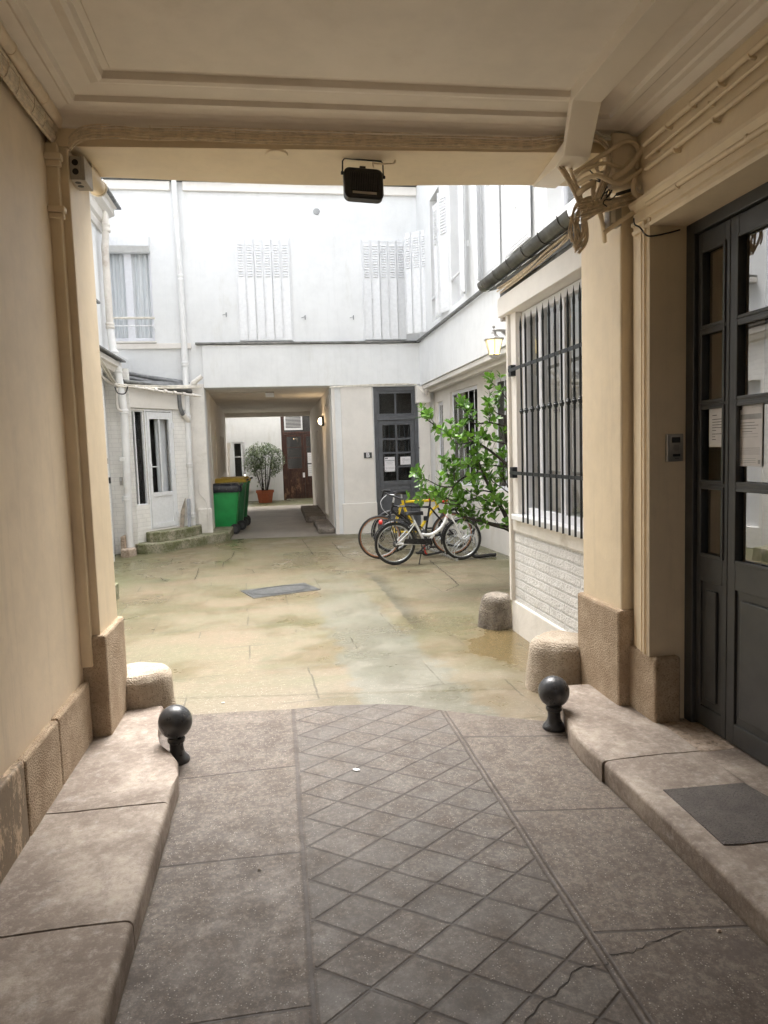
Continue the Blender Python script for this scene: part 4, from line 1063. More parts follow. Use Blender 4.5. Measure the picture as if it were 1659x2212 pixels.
m = MB(); m.tube([(x, y, z+.108), (x+.05, y, z+.112), (x+.10, y-.01, z+.10), (x+.135, y-.015, z+.085)], .011, 8, smooth=4, rs=(.008, .02)); m.tube([(x+.07, y-.005, z+.10), (x+.115, y-.012, z+.06), (x+.135, y-.015, z+.02)], .010, 8, smooth=3)
m.lathe([(.0, 0), (.032, .0), (.036, -.012), (.030, -.02), (0, -.02)], (x+.155, y-.015, z+.06), 20, 'x', sx=1); m.build('arm', 'lampgrey', ln, smooth=True)
m = MB(); m.box(x+.135, x+.158, y-.05, y+.02, z-.03, z+.15); m.build('wall_plate', 'wpaint', ln, bevel=.01)
L_ = bpy.data.lights.new('lantern_light', 'POINT'); L_.energy = 2.0; L_.color = (1, .72, .38); L_.shadow_soft_size = .04
o = bpy.data.objects.new('lantern_light', L_); COL.objects.link(o); o.location = (0, -.0, -.02); o.parent = ln

c = at(1092, 678, 'y', 5.88)
jb = thing('junction_box', 'small grey junction box with round knockouts directly above the lit lantern', 'junction box', c)
m = MB(); m.box(c.x-.03, c.x+.022, c.y-.02, c.y+.06, c.z-.055, c.z+.05); m.build('housing', 'box', jb, bevel=.006)
m = MB(); m.lathe([(0, 0), (.013, 0), (.013, -.004), (0, -.004)], (c.x+.004, c.y-.02, c.z+.018), 14, 'y'); m.lathe([(0, 0), (.013, 0), (.013, -.004), (0, -.004)], (c.x+.004, c.y-.02, c.z-.022), 14, 'y'); m.build('knockout', 'cablew', jb)
m = MB(); m.tube([c+Vector((.005, 0, -.05)), c+Vector((.012, 0, -.10)), c+Vector((.018, .01, -.15))], .004, 6, smooth=3); m.build('lead', 'black', jb)

# ================================================================== CABLES AND CONDUITS
def strands(name, label, pts, n, spread, r, mat='cable', ties=None, wob=.35, cat='cable bundle', seed=1, flat=None):
    rnd = random.Random(seed)
    t = thing(name, label, cat, pts[0])
    P = [Vector(p) for p in pts]
    m = MB()
    for k in range(n):
        a = 2*PI*k/n+rnd.uniform(-.3, .3); rr = spread*math.sqrt(rnd.uniform(.15, 1))
        o = Vector((math.cos(a)*rr, math.cos(a)*rr*.4, math.sin(a)*rr)) if flat is None else Vector(flat)*((k/(n-1)-.5)*2*spread) if n > 1 else Vector((0, 0, 0))
        Q = []
        for i, p in enumerate(P):
            w_ = Vector((rnd.uniform(-1, 1), rnd.uniform(-1, 1)*.4, rnd.uniform(-1, 1)))*spread*wob
            Q.append(p+o+w_)
        m.tube(Q, r*rnd.uniform(.75, 1.25), 6, smooth=5)
    m.build('cables', mat, t, smooth=True)
    if ties:
        for q in ties:
            i = int(q); f = q-i; p = P[i].lerp(P[min(i+1, len(P)-1)], f); d = (P[min(i+1, len(P)-1)]-P[i]).normalized()
            R_ = spread+r*1.3
            if flat is None: side = d.orthogonal().normalized(); b = d.cross(side)
            else: side = Vector(flat).normalized(); b = d.cross(side).normalized()*(r*2.0/R_)
            mm = MB(); mm.tube([p+(side*math.cos(2*PI*k/12)+b*math.sin(2*PI*k/12))*R_ for k in range(13)], r*.35, 5); mm.build('tie', mat, t)
    return t
z1 = Z(0, 0, 1.659); z2 = Z(2072, 0, 1.659)
def pl_(zf, pts, ax, v): return [at(*zf(*p[:2]), ax, (p[2] if len(p) > 2 else v)) for p in pts]
# left wall
P0 = pl_(z1, [(0, 400), (150, 620), (330, 860), (425, 965)], 'x', -1.025)
P0 = [P0[0]+(P0[0]-P0[1])*4]+P0
strands('cable_bundle', 'bundle of tan painted cables clipped along the top of the left wall', P0, 6, .034, .0070, ties=[1.2, 1.7, 2.3, 2.7, 3.3, 3.7], seed=3, flat=(.25, 0, 1), wob=.06)
pp = pl_(z1, [(0, 225), (250, 600), (450, 900)], 'x', -1.0)
t = thing('ceiling_pipe', 'thick tan painted pipe under the cornice of the left wall', 'pipe', pp[0])
m = MB(); m.tube([pp[0]+(pp[0]-pp[2])*3]+pp+[Vector((-.985, 3.95, pp[2].z-.03))], .029, 14); m.build('tube', 'tan', t, smooth=True)
for q in (.1, .55, .95):
    c = pp[0].lerp(pp[2], q); mm = MB(); mm.tube([c, c+Vector((0, .012, 0))], .0315, 14); mm.build('collar', 'tan', t, smooth=True)
t = thing('soffit_pipe', 'short open ended beige pipe poking out under the beam above the left pier', 'pipe', (-.90, 4.1, 3.14))
m = MB(); m.lathe([(.044, 4.07), (.044, 4.38), (.038, 4.38), (.038, 4.2)], (-.945, 0, 3.165), 20, 'y'); m.f = m.f[:-2]; m.build('tube', 'tan2', t, smooth=True)
m = MB(); m.torus((-.945, 4.385, 3.165), .045, .007, 'y', 24, 8); m.torus((-.945, 4.392, 3.170), .048, .004, 'y', 24, 6); m.build('cut_rim', 'cablew', t, smooth=True)
# along the beam
BYc = lambda x: yf(x)-.045
PB = []
for p in [(455, 965), (500, 915), (580, 880), (760, 868), (950, 878), (1180, 885), (1420, 890), (1659, 900)]:
    d = z1(*p); q = at(*d, 'y', 3.8)
    PB.append(at(*d, 'y', BYc(q.x)))
for p in [(0+1700-1659, 945), (200, 930), (330, 905)]:
    d = z2(*p); q = at(*d, 'y', 3.7); PB.append(at(*d, 'y', BYc(q.x)))
xm = []
for i in range(3): xm.append(PB[7].lerp(PB[8], (i+1)/4)+Vector((0, 0, random.uniform(-.004, .004))))
PB = PB[:8]+xm+PB[8:]
strands('cable_bundle', 'long bundle of beige painted cables strapped across the front of the beam', PB, 6, .038, .0044, ties=[1.5, 2.5, 3.4, 4.2, 5.1, 6.6, 8.5, 11.3, 12.4], seed=5, flat=(0, .3, 1), wob=.05)
# right wall conduits
def conduit(pts, r, label, x=1.925, clips=(), y_end=.4, mat='tan2', name='wall_conduit'):
    P = pl_(z2, pts, 'x', x); t = thing(name, label, 'conduit', P[0], group=None)
    d = (P[-1]-P[-2]).normalized(); P.append(P[-1]+d*1.8)
    m = MB(); m.tube(P, r, 10, smooth=3); m.build('tube', mat, t, smooth=True)
    for q in clips:
        c = at(*z2(*q), 'x', x); mm = MB(); mm.tube([c-d*.006, c+d*.006], r*1.22, 10); mm.box(c.x, XR, c.y-.006, c.y+.006, c.z-r*1.3, c.z-r*.6); mm.build('clip', mat, t, smooth=True)
    return t
conduit([(840, 960), (990, 828), (1340, 530), (1659, 250)], .0135, 'topmost tan conduit on the right wall just under the ceiling cornice', clips=[(990, 832), (1150, 690), (1340, 545), (1540, 362)])
conduit([(850, 1045), (1659, 372)], .009, 'thin tan conduit second from the top on the right wall', clips=[(905, 995), (1270, 690)])
conduit([(850, 1120), (1045, 975), (1659, 503)], .012, 'tan conduit third from the top on the right wall, ending in the cable tangle', clips=[(1045, 990), (1305, 795)])
conduit([(880, 1305), (1659, 780)], .010, 'upper of the two close conduits above the door moulding', clips=[(1060, 1182), (1280, 1035), (1535, 860)])
conduit([(860, 1352), (1659, 835)], .014, 'lower of the two close conduits resting above the door moulding', clips=[(1060, 1228), (1530, 910)])
# the tangle by the right pier
def loose(label, pts, r, yv, mat='tan2', name='conduit_bend', cat='conduit', n=10):
    P = pl_(z2, pts, 'y', yv); t = MB(); t.tube(P, r, n, smooth=5); return tag(t.build(name, mat, None, smooth=True), label, cat)
loose('long tan conduit bend arching up and over at the top of the cable tangle', [(370, 1150, 3.62), (560, 1030), (700, 945), (770, 950), (800, 1010), (790, 1120)], .0125, 3.56)
loose('thick tan conduit bend sagging through the middle of the cable tangle', [(400, 1215, 3.62), (520, 1165), (640, 1215), (700, 1215), (780, 1160), (855, 1105)], .0125, 3.54)
loose('hook shaped tan conduit turning back at the foot of the close pair', [(775, 1185), (765, 1260), (800, 1300), (880, 1300)], .0125, 3.53)
loose('steep thick tan conduit leg running from the topmost conduit down to the pier', [(620, 1190), (700, 1140), (770, 1070), (850, 955)], .016, 3.54)
loose('left leg of the V shaped pair of tan conduits on the right pier', [(470, 1230, 3.62), (505, 1210), (500, 1290), (545, 1420), (568, 1530, 3.68), (574, 1600, 3.76)], .013, 3.62)
loose('right leg of the V shaped pair of tan conduits on the right pier', [(572, 1545, 3.63), (720, 1440), (865, 1352)], .013, 3.57)
for i, (lab, pts) in enumerate([
    ('first of the straight cables dropping from the duct mouth past the right pier', [(262, 1095, 3.72), (330, 1200), (395, 1330), (440, 1480), (445, 1590), (380, 1659)]),
    ('second of the straight cables dropping from the duct mouth past the right pier', [(290, 1100, 3.72), (345, 1190), (410, 1330), (452, 1480), (455, 1600), (400, 1680)]),
    ('outer straight cable nearest the pier among those dropping from the duct mouth', [(345, 1110, 3.74), (375, 1200), (415, 1300), (425, 1420), (430, 1560), (370, 1640)])]):
    loose(lab, pts, .0085 if i < 2 else .010, 3.66, 'cable', 'hanging_cable', 'cable')
def tang(label, pts, n, spread, r, yv, seed, mat='cable', wob=.5):
    strands('cable_loop', label, pl_(z2, pts, 'y', yv), n, spread, r, mat, seed=seed, cat='cable', wob=wob)
tang('loops of thin cable curling right out of the duct behind the tangle', [(500, 880), (580, 960), (600, 1060), (590, 1180), (540, 1290), (460, 1400)], 6, .018, .0045, 3.62, 11)
tang('pair of grey cables arching along the cornice corner above the tangle', [(510, 880), (570, 915), (640, 915), (715, 850), (780, 890), (830, 960), (830, 1100), (840, 1190)], 3, .010, .006, 3.60, 12, 'cablew', .2)
tang('cable coil wrapped round the top of the right pier', [(585, 1330), (500, 1330), (420, 1360), (380, 1440), (375, 1540), (390, 1640)], 9, .032, .006, 3.66, 13, wob=.45)
tang('fan of cables running into the hole in the right wall below the tangle', [(785, 1310), (700, 1330), (600, 1350), (500, 1400), (420, 1450)], 7, .022, .005, 3.60, 14, wob=.4)
tang('short pair of cables entering the wall beside the hook shaped conduit', [(935, 1150, 3.50), (870, 1195), (800, 1250)], 4, .012, .006, 3.54, 15, wob=.3)
tang('loose thin cable ring lying inside the tangle', [(560, 1010), (520, 1080), (540, 1140), (620, 1130), (660, 1160)], 2, .008, .004, 3.63, 16, wob=.3)
tang('dark twisted wires in the recess behind the tangle', [(470, 1160), (540, 1200), (620, 1260), (560, 1330), (590, 1220)], 3, .018, .003, 3.64, 17, 'black', .6)
loose('middle tan conduit arching across the cable tangle between the long bend and the sagging bend', [(385, 1180, 3.63), (450, 1130), (560, 1085), (690, 1110), (760, 1060), (850, 1090)], .0105, 3.58)
loose('short thick tan conduit elbow at the left of the cable tangle', [(395, 1290, 3.66), (440, 1250), (500, 1215)], .016, 3.62)
tang('three thin cables curving down through the centre of the tangle', [(490, 900), (565, 935), (612, 1010), (600, 1110), (560, 1210), (520, 1310)], 4, .016, .005, 3.58, 51, wob=.25)
tang('flat bundle of cables lying across the pier top under the sleeve', [(430, 1425), (520, 1400), (640, 1362), (780, 1325)], 6, .020, .0055, 3.58, 52, wob=.2)
tang('stack of short cables squeezed behind the left conduit leg', [(400, 1370), (470, 1350), (540, 1350), (600, 1330)], 6, .028, .006, 3.62, 53, wob=.3)
t = thing('cable_sleeve', 'black rubber sleeve on a black wire below the cable tangle', 'cable', at(*z2(690, 1280), 'y', 3.55))
m = MB(); m.tube(pl_(z2, [(655, 1290), (752, 1260)], 'y', 3.54), .0085, 8); m.build('sleeve', 'black', t)
m = MB(); m.tube(pl_(z2, [(655, 1290), (615, 1325), (580, 1325), (565, 1350), (590, 1370)], 'y', 3.54), .0035, 6, smooth=4); m.build('wire', 'black', t)
m = MB(); m.tube(pl_(z2, [(768, 1450, 3.50), (775, 1490, 3.48), (810, 1510, 3.44), (850, 1560, 3.40), (900, 1565, 3.395), (1000, 1545, 3.39), (1075, 1525, 3.385)], 'y', 3.45), .004, 6, smooth=4)
tag(m.build('door_wire', 'black', None, smooth=True), 'thin black wire sagging from the right pier to the top of the dark door frame', 'wire')
c = at(*z2(660, 1420), 'y', 3.60)
jb = thing('junction_box', 'grey junction box tucked between the V shaped conduits on the right pier', 'junction box', c)
m = MB(); m.box(c.x-.045, c.x+.025, c.y, c.y+.06, c.z-.06, c.z+.06); m.build('housing', 'box', jb, bevel=.005)
m = MB(); m.box(c.x-.035, c.x-.012, c.y-.002, c.y, c.z-.045, c.z+.03); m.build('print_label', 'cablew', jb)
# plastered stub blocks behind the tangle
c = at(*z2(680, 1010), 'y', 3.63)
m = MB(); m.box(c.x-.07, c.x+.09, 3.58, 3.70, 2.95, 3.22); m.build('corbel', 'tan', gate, bevel=.01)
# cables lying along the annex fascia
pts = [at(1078, 628, 'x', 1.91), at(1130, 590, 'x', 1.92), at(1180, 548, 'x', 1.92), at(1225, 508, 'x', 1.91), at(1238, 470, 'x', 1.92)]
strands('cable_bundle', 'bundle of grey brown cables under the zinc gutter of the annex', pts, 7, .026, .006, 'cable', seed=21)

# ================================================================== FITTINGS IN THE GATEWAY
c = at(785, 400, 'y', 3.87)
fl = thing('floodlight', 'black square floodlight on a wire bracket under the middle of the beam', 'floodlight', c)
TF = Matrix.Translation(c) @ Euler((R(-12), R(2.0), R(3))).to_matrix().to_4x4()
def rrect(w_, h_, r, n=6): return [(cx+r*math.cos(a0+PI/2*i/n), cz+r*math.sin(a0+PI/2*i/n)) for cx, cz, a0 in ((w_/2-r, h_/2-r, 0), (-w_/2+r, h_/2-r, PI/2), (-w_/2+r, -h_/2+r, PI), (w_/2-r, -h_/2+r, 1.5*PI)) for i in range(n+1)]
a_ = rrect(.213, .176, .034)
m = MB(TF); m.loft([[(x*.93, -.022, z*.93) for x, z in a_], [(x, -.016, z) for x, z in a_], [(x, .022, z) for x, z in a_]], True, True); m.build('housing', 'black', fl)
m = MB(TF)
for i in range(17): m.box(-.076+i*.0095, -.073+i*.0095, -.030, -.021, -.045, .055)
m.build('cooling_fins', 'black', fl)
m = MB(TF); m.box(-.02, .012, -.02, .015, .086, .097); m.build('top_lug', 'black', fl)
m = MB(TF); m.box(-.064, .066, -.0245, -.0222, -.064, -.051); m.build('rating_label', 'box', fl)
m = MB(TF); m.tube([(-.112, 0, .055), (-.112, -.018, .118), (-.10, -.022, .132), (.10, -.022, .132), (.108, -.018, .118), (.112, 0, .055)], .0042, 6); m.lathe([(.009, -.120), (.009, -.104)], (0, 0, .060), 8, 'x'); m.lathe([(.009, .104), (.009, .121)], (0, 0, .055), 8, 'x'); m.build('bracket', 'black', fl)
cw = [at(807, 362, 'y', 3.86), at(806, 352, 'y', 3.86), at(816, 354, 'y', 3.86), at(838, 354, 'y', 3.86), at(853, 351, 'y', 3.86), at(849, 335, 'y', 3.90), at(847, 322, 'y', 3.80), at(846, 312, 'y', 3.74)]
m = MB(); m.tube(cw, .0045, 6, smooth=4); m.build('supply_cable', 'cable', fl, smooth=True)
c = at(597, 333, 'z', 3.166)
t = thing('ceiling_disc', 'flat round painted cover plate on the underside of the beam', 'cover plate', c)
m = MB(); m.lathe([(.055, .012), (.060, .0), (.056, -.006), (.0, -.008)], c, 32); m.build('plate', 'tan2', t, smooth=True)
# junction box with black knock-outs above the left pier
c = at(153, 335, 'y', 3.90)
jb = thing('junction_box', 'grey junction box with black round holes high on the left pier', 'junction box', c)
x0, zt = -.972, at(155, 336, 'y', 3.90).z; zb = at(160, 388, 'y', 3.90).z
m = MB(); m.box(x0, x0+.052, 3.90, 4.06, zb, zt); m.build('housing', 'box', jb, bevel=.004)
m = MB(); m.box(x0+.053, x0+.072, 3.90, 4.06, zb-.002, zt+.002); m.build('lid', 'box', jb, bevel=.003)
m = MB()
for k in (.28, .66): m.lathe([(0, -.0015), (.0155, -.0015), (.0155, .001), (0, .001)], (x0+.027, 3.8995, zt+(zb-zt)*k), 20, 'y')
for yy in (3.94, 3.99): m.lathe([(0, -.0015), (.0155, -.0015), (.0155, .001), (0, .001)], (x0+.027, yy, zb), 20)
m.build('knockout', 'black', jb)
# intercom on the reveal of the door
ya = 3.399
c0 = at(1436, 938, 'y', ya); c1 = at(1471, 996, 'y', ya)
ic = thing('intercom', 'brushed steel video intercom panel on the reveal beside the dark grey door', 'intercom', (c0.x, ya, c1.z))
m = MB(); m.box(c0.x, c1.x, ya-.022, ya, c1.z, c0.z); m.build('panel', 'steel', ic, bevel=.004)
wI, hI = c1.x-c0.x, c0.z-c1.z
m = MB(); m.box(c0.x+wI*.28, c0.x+wI*.80, ya-.0235, ya-.0222, c1.z+hI*.68, c1.z+hI*.88); m.build('camera_window', 'black', ic)
m = MB(); m.box(c0.x+wI*.36, c0.x+wI*.80, ya-.0235, ya-.0222, c1.z+hI*.18, c1.z+hI*.27); m.build('name_window', 'black', ic)
m = MB()
for i in range(9): h_ = .20-.01*abs(i-4)*1.6; m.box(c0.x+wI*(.56-h_), c0.x+wI*(.56+h_), ya-.0235, ya-.0222, c1.z+hI*(.38+i*.026), c1.z+hI*(.387+i*.026))
m.box(c0.x+wI*.48, c0.x+wI*.52, ya-.0235, ya-.0222, c1.z+hI*.095, c1.z+hI*.115); m.box(c0.x+wI*.54, c0.x+wI*.72, ya-.0235, ya-.0222, c1.z+hI*.097, c1.z+hI*.11)
m.build('speaker_slots', 'black', ic)

# bollards
def bollard(label, p):
    t = thing('bollard', label, 'bollard', p, local=True, group='ball topped bollards')
    m = MB(); prf = [(.0, .0), (.062, .0), (.066, .012), (.060, .028), (.050, .036), (.040, .055), (.036, .075), (.036, .105), (.044, .112), (.046, .128), (.040, .136)]
    m.lathe(prf+[(.0, .138)], (0, 0, 0), 32); m.build('foot', 'iron_b', t, smooth=True)
    m = MB(); r_ = .0875; m.lathe([(max(.0005, r_*math.cos(a)), .218+r_*math.sin(a)) for a in [R(-68+158*i/22) for i in range(23)]], (0, 0, 0), 40); m.build('ball', 'iron_b', t, smooth=True)
    return t
M['iron_b'] = simple('charcoal_gloss_paint_on_iron', (.055, .057, .062), .3, var=.12, scale=10, bump=.5)
bollard('charcoal ball bollard standing against the end of the left pavement', (-.585, 3.70, 0))
bollard('charcoal ball bollard standing against the nose of the right pavement', (1.488, 3.66, 0))

# guard stones
from mathutils import noise as mnoise
def guard(label, c, r, h, mat, sx=1.0, lean=0.0, seed=0, taper=.80):
    m = MB(); prf = [(r, 0), (r*.97, h*.3), (r*(taper+.04), h*.86), (r*(taper-.04), h*.95), (r*(taper-.13), h), (r*.35, h*1.015), (.002, h*1.02)]
    P = []
    for i in range(len(prf)-1):
        for k in range(4): f = k/4; P.append((prf[i][0]*(1-f)+prf[i+1][0]*f, prf[i][1]*(1-f)+prf[i+1][1]*f))
    P.append(prf[-1])
    m.lathe(P, (0, 0, 0), 40)
    vs = []
    for v in m.v:
        q = v*7+Vector((seed*5, 0, 0)); n1 = mnoise.noise(q)*.011+mnoise.noise(v*24)*.003
        d = Vector((v.x, v.y, v.z-h*.4)); d = d.normalized() if d.length > 1e-6 else Vector((0, 0, 1))
        # flattened on the left/right like a worn block
        s_ = 1+.10*max(0, abs(math.cos(2*math.atan2(v.y, v.x))))
        w_ = Vector((v.x*sx*s_, v.y*s_, v.z))+d*n1
        vs.append(w_+Vector((lean*w_.z, 0, 0))+Vector(c))
    m.v = vs
    return tag(m.build('guard_stone', mat, None, smooth=True), label, 'guard stone')
guard('squat worn granite guard stone at the foot of the left pier', (-.89, 4.44, 0), .185, .295, 'plinth2', 1.0, -.03, 1, .90)
guard('tall pale granite guard stone at the foot of the right pier', (1.805, 4.34, 0), .205, .325, 'plinth2', 1.02, .05, 2, .86)
guard('dark weathered guard stone at the far corner of the barred annex', (1.88, 5.97, 0), .155, .285, 'darkstone', .92, .05, 3, .82)

# manhole cover
q = [at(*p, 'z', .006) for p in [(548, 1292), (693, 1273), (690, 1257), (553, 1272)]]
mh = thing('manhole_cover', 'rectangular grey cast iron manhole cover in the middle of the courtyard', 'manhole cover', (q[0].x, q[0].y, 0))
Bx, Ex = q[0], (q[1]-q[0]).normalized(); Wm = (q[1]-q[0]).length; Hm = .52
TM = frameT((Bx.x, Bx.y, .0), Ex)
m = MB(TM); m.box(0, Wm, 0, Hm, -.01, .008); m.build('frame', 'manhole', mh, bevel=.003)
m = MB(TM)
for k in (.90, 1.0):
    pts = [(Wm/2+Wm*.45*k*math.cos(a), Hm/2+Hm*.43*k*math.sin(a), .010) for a in [2*PI*i/64 for i in range(65)]]; m.tube(pts, .003, 5)
m.build('rim_ring', 'iron', mh)
m = MB(TM); m.box(.035, Wm-.03, .03, Hm-.03, .008, .0105); m.build('plate', 'manhole', mh)

# ================================================================== DRAIN PIPES
def drain(label, pts, r, collars, mat='pipe', rc=None, sm=0):
    t = thing('drain_pipe', label, 'drain pipe', pts[-1])
    m = MB(); m.tube(pts, r, 16, smooth=sm); m.build('pipe', mat, t, smooth=True)
    for c, h in collars:
        c = Vector(c); m = MB(); R_ = rc or r*1.22; m.lathe([(R_*.9, -h/2), (R_, -h/2+.01), (R_, -h/6), (R_*.93, -h/8), (R_*.93, h/8), (R_, h/6), (R_, h/2-.01), (R_*.9, h/2)], c, 16); m.build('collar', mat, t, smooth=True)
    return t
px1 = at(390, 603, 'y', 13.45)
yP = 13.50
p = [at(379, 380, 'y', yP), at(389, 600, 'y', yP)]
xp = (p[0].x+p[1].x)/2
drain('upper white drain pipe running up the far facade between the windows', [(xp-.03, yP, 6.9), (xp, yP, 4.86)], .047, [((xp, yP, 4.86), .12)])
p3 = at(400, 785, 'y', yP); p4 = at(404, 870, 'y', 13.36); p5 = at(422, 1140, 'y', 13.36)
drain('lower white drain pipe beside the outhouse, peeling at its foot', [(xp, yP, 4.82), (p3.x, yP, 3.45), (p3.x, 13.46, 3.2), (p4.x-.01, 13.36, 2.6), (p4.x-.02, 13.34, .2)], .055,
      [((p3.x, 13.47, 3.3), .10), ((p4.x, 13.40, 2.85), .12), ((p4.x-.01, 13.36, 2.32), .10), ((p4.x-.02, 13.35, 1.45), .08), ((p4.x-.02, 13.34, .52), .10)], 'pipe')
m = MB(); c = Vector((p4.x+.03, 13.38, 2.85)); m.tube([c, c+Vector((.10, -.02, .09)), c+Vector((.26, -.02, .22))], .042, 12); m.tube([c+Vector((.09, -.02, .08)), c+Vector((.14, -.02, .12))], .055, 12)
tag(m.build('pipe_branch', 'pipeb', None, smooth=True), 'stubby white pipe branch angled up beside the top left corner of the passage', 'pipe')
g0 = at(386, 848, 'y', 13.2); g1 = at(389, 880, 'y', 13.2); g2 = at(396, 896, 'y', 13.25); g3 = at(406, 908, 'y', 13.32)
m = MB(); m.tube([g0, g1, g2], .038, 12, smooth=4); tag(m.build('pipe_elbow', 'zinc', None, smooth=True), 'dark grey elbow pipe dropping from the outhouse gutter', 'pipe')
m = MB(); m.tube([g2, g3, Vector((p4.x-.02, 13.35, 2.25))], .042, 12, smooth=4); tag(m.build('pipe_elbow', 'pipeb', None, smooth=True), 'white elbow pipe joining the grey elbow to the drain pipe', 'pipe')
yL = 12.22
a0 = at(216, 452, 'y', yL); a1 = at(226, 464, 'y', yL); a2 = at(229, 492, 'y', yL)
xb = at(240, 740, 'y', yL).x
drain('left corner upper drain pipe with a jointed elbow under the stone cornice', [a0, a1, a2, (xb, yL, a2.z-.3), (xb, yL, 3.7)], .058, [((a2.x, yL, a2.z), .14), ((xb, yL, 3.78), .10)], 'pipeb')
e = [at(246, 765, 'y', 12.18), at(254, 800, 'y', 12.12), at(262, 850, 'y', 12.1), at(268, 890, 'y', 12.1)]
b1 = at(281, 1190, 'y', 12.1)
drain('left corner lower drain pipe standing on the stone block by the outhouse', [Vector((xb, yL, 3.72))]+e+[Vector((b1.x, 12.1, .02))], .062, [(e[0], .12), (e[1], .10), (e[3], .08), ((b1.x-.01, 12.1, 1.6), .07), ((b1.x, 12.1, .95), .09)], 'pipe')
m = MB(); m.tube([at(252, 838, 'y', 12.05), at(252, 870, 'y', 12.05), at(255, 884, 'y', 12.05), at(266, 888, 'y', 12.05)], .024, 10, smooth=4)
tag(m.build('overflow_pipe', 'pipeb', None, smooth=True), 'thin bent overflow pipe left of the lower corner drain pipe', 'pipe')
z3 = Z(300, 650, 1.659)
P = [at(*z3(130, 1265), 'x', -2.5), at(*z3(190, 1350), 'x', -2.46)]+[at(*z3(*q), 'y', yv) for q, yv in [((265, 1465), 12.0), ((310, 1482), 12.05), ((500, 1490), 12.5), ((700, 1488), 13.0), ((835, 1490), 13.35)]]
strands('cable_bundle', 'sagging bundle of white and grey cables strung over the outhouse door', P, 5, .03, .010, 'cablew', seed=31, wob=.5)
P = [at(*z3(130, 1375), 'x', -2.5)]+[at(*z3(*q), 'y', yv) for q, yv in [((250, 1470), 11.95), ((420, 1495), 12.3), ((620, 1525), 12.8), ((830, 1550), 13.28)]]
m = MB(); m.tube(P, .022, 10, smooth=4)
for i in range(9): q = P[1].lerp(P[4], i/9); m.tube([q, q+Vector((.04, .04, -.002))], .030, 8)
tag(m.build('conduit', 'pipeb', None, smooth=True), 'long knobbly painted conduit crossing above the white outhouse door', 'conduit')
m = MB(); q = at(265, 838, 'y', 11.98); m.tube([q+Vector((-.12, 0, .02)), q+Vector((-.08, 0, -.08)), q+Vector((.03, 0, -.09)), q+Vector((.08, 0, .02))], .010, 6, smooth=4)
tag(m.build('black_hose', 'black', None, smooth=True), 'short loop of black hose under the cables at the left corner', 'hose')
# white cable under the facade band and dangling box at passage corner
P = [at(712, 836, 'y', 13.5), at(760, 832, 'y', 13.5), at(850, 831, 'y', 13.5), at(896, 830, 'y', 13.48), at(915, 846, 'y', 13.3), at(925, 838, 'y', 13.2)]
strands('cable_bundle', 'thin cables running under the facade band above the grey door B', P, 3, .02, .008, 'cablew', seed=41, wob=.6)
c = at(921, 847, 'y', 13.15)
m = MB(); m.box(c.x-.03, c.x+.03, 13.12, 13.2, c.z-.06, c.z+.03); tag(m.build('sensor', 'box', None, bevel=.01), 'small grey sensor hanging at the corner between grey door and window wall', 'sensor')

# small wall fittings on the left
for lab, (p0, p1, yv), mt in (('shiny metal letter tray on the brick beside the left corner drain pipe', ((259, 1031), (266, 1048), 12.28), 'steel'), ('small dark keypad on the brick corner left of the metal tray', ((236, 1031), (240.5, 1044), 11.43), 'dgrey'), ('tiny grey bell plate above the keypad on the left brick corner', ((231.5, 990), (234.5, 1002), 11.43), 'box')):
    a, b = at(*p0, 'y', yv), at(*p1, 'y', yv)
    t = thing('wall_box', lab, 'wall box', b); m = MB(); m.box(a.x, b.x, yv-.05, yv, b.z, a.z); m.build('case', mt, t, bevel=.004)
    m = MB(); m.box(a.x+.008, b.x-.008, yv-.053, yv-.0505, b.z+(a.z-b.z)*.55, a.z-.012); m.build('cover', 'black' if mt != 'steel' else 'alu', t)
# stone block & step left
def rough_block(label, poly, h, mat, name='stone_block'):
    m = MB(); m.prism(poly, -.02, h); return tag(m.build(name, mat, None, bevel=.02, seg=3), label, 'stone block')
rough_block('worn pinkish stone block at the foot of the left corner drain pipe', [(-2.58, 11.86), (-2.42, 11.80), (-2.36, 12.06), (-2.58, 12.28)], .13, 'clay')
rough_block('smaller stone block stacked against the brick behind the drain pipe foot', [(-2.60, 12.0), (-2.52, 12.0), (-2.50, 12.27), (-2.60, 12.27)], .33, 'clay')
m = MB(); m.prism([(-2.6, 5.4), (-1.88, 5.4), (-1.86, 8.36), (-2.6, 8.42)], -.02, .185); tag(m.build('stone_step', 'mossy', None, bevel=.012), 'grey green stone step jutting out behind the left pier', 'step')
# planks leaning by the door
for lab, (t0, t1), mt, w_ in (('peeling weathered board leaning against the wall beside the white door', ((397, 1089), (394, 1151)), 'wood', .075), ('plain grey board leaning just right of the peeling one', ((408, 1090), (410, 1150)), 'zinc', .06)):
    a, b = at(*t0, 'y', 13.26), at(*t1, 'y', 13.05)
    m = MB(); m.hexa([b+Vector((-w_/2, 0, 0)), b+Vector((w_/2, 0, 0)), b+Vector((w_/2, .02, 0)), b+Vector((-w_/2, .02, 0))], [a+Vector((-w_/2, 0, 0)), a+Vector((w_/2, 0, 0)), a+Vector((w_/2, .02, 0)), a+Vector((-w_/2, .02, 0))])
    o = m.build('board', mt, None); dz = .338-min(v.co.z for v in o.data.vertices)
    o.location.z = dz; tag(o, lab, 'board')
# black earth wire down the pier
m = MB(); m.tube([at(428, 1040, 'y', 13.49), at(430, 1065, 'y', 13.49), at(441, 1078, 'y', 13.49), at(448, 1095, 'y', 13.44), at(450, 1150, 'y', 13.44)], .009, 6, smooth=4); tag(m.build('cable', 'pipeb', None), 'thin painted cable bending down the foot of the pier left of the green bin', 'cable')

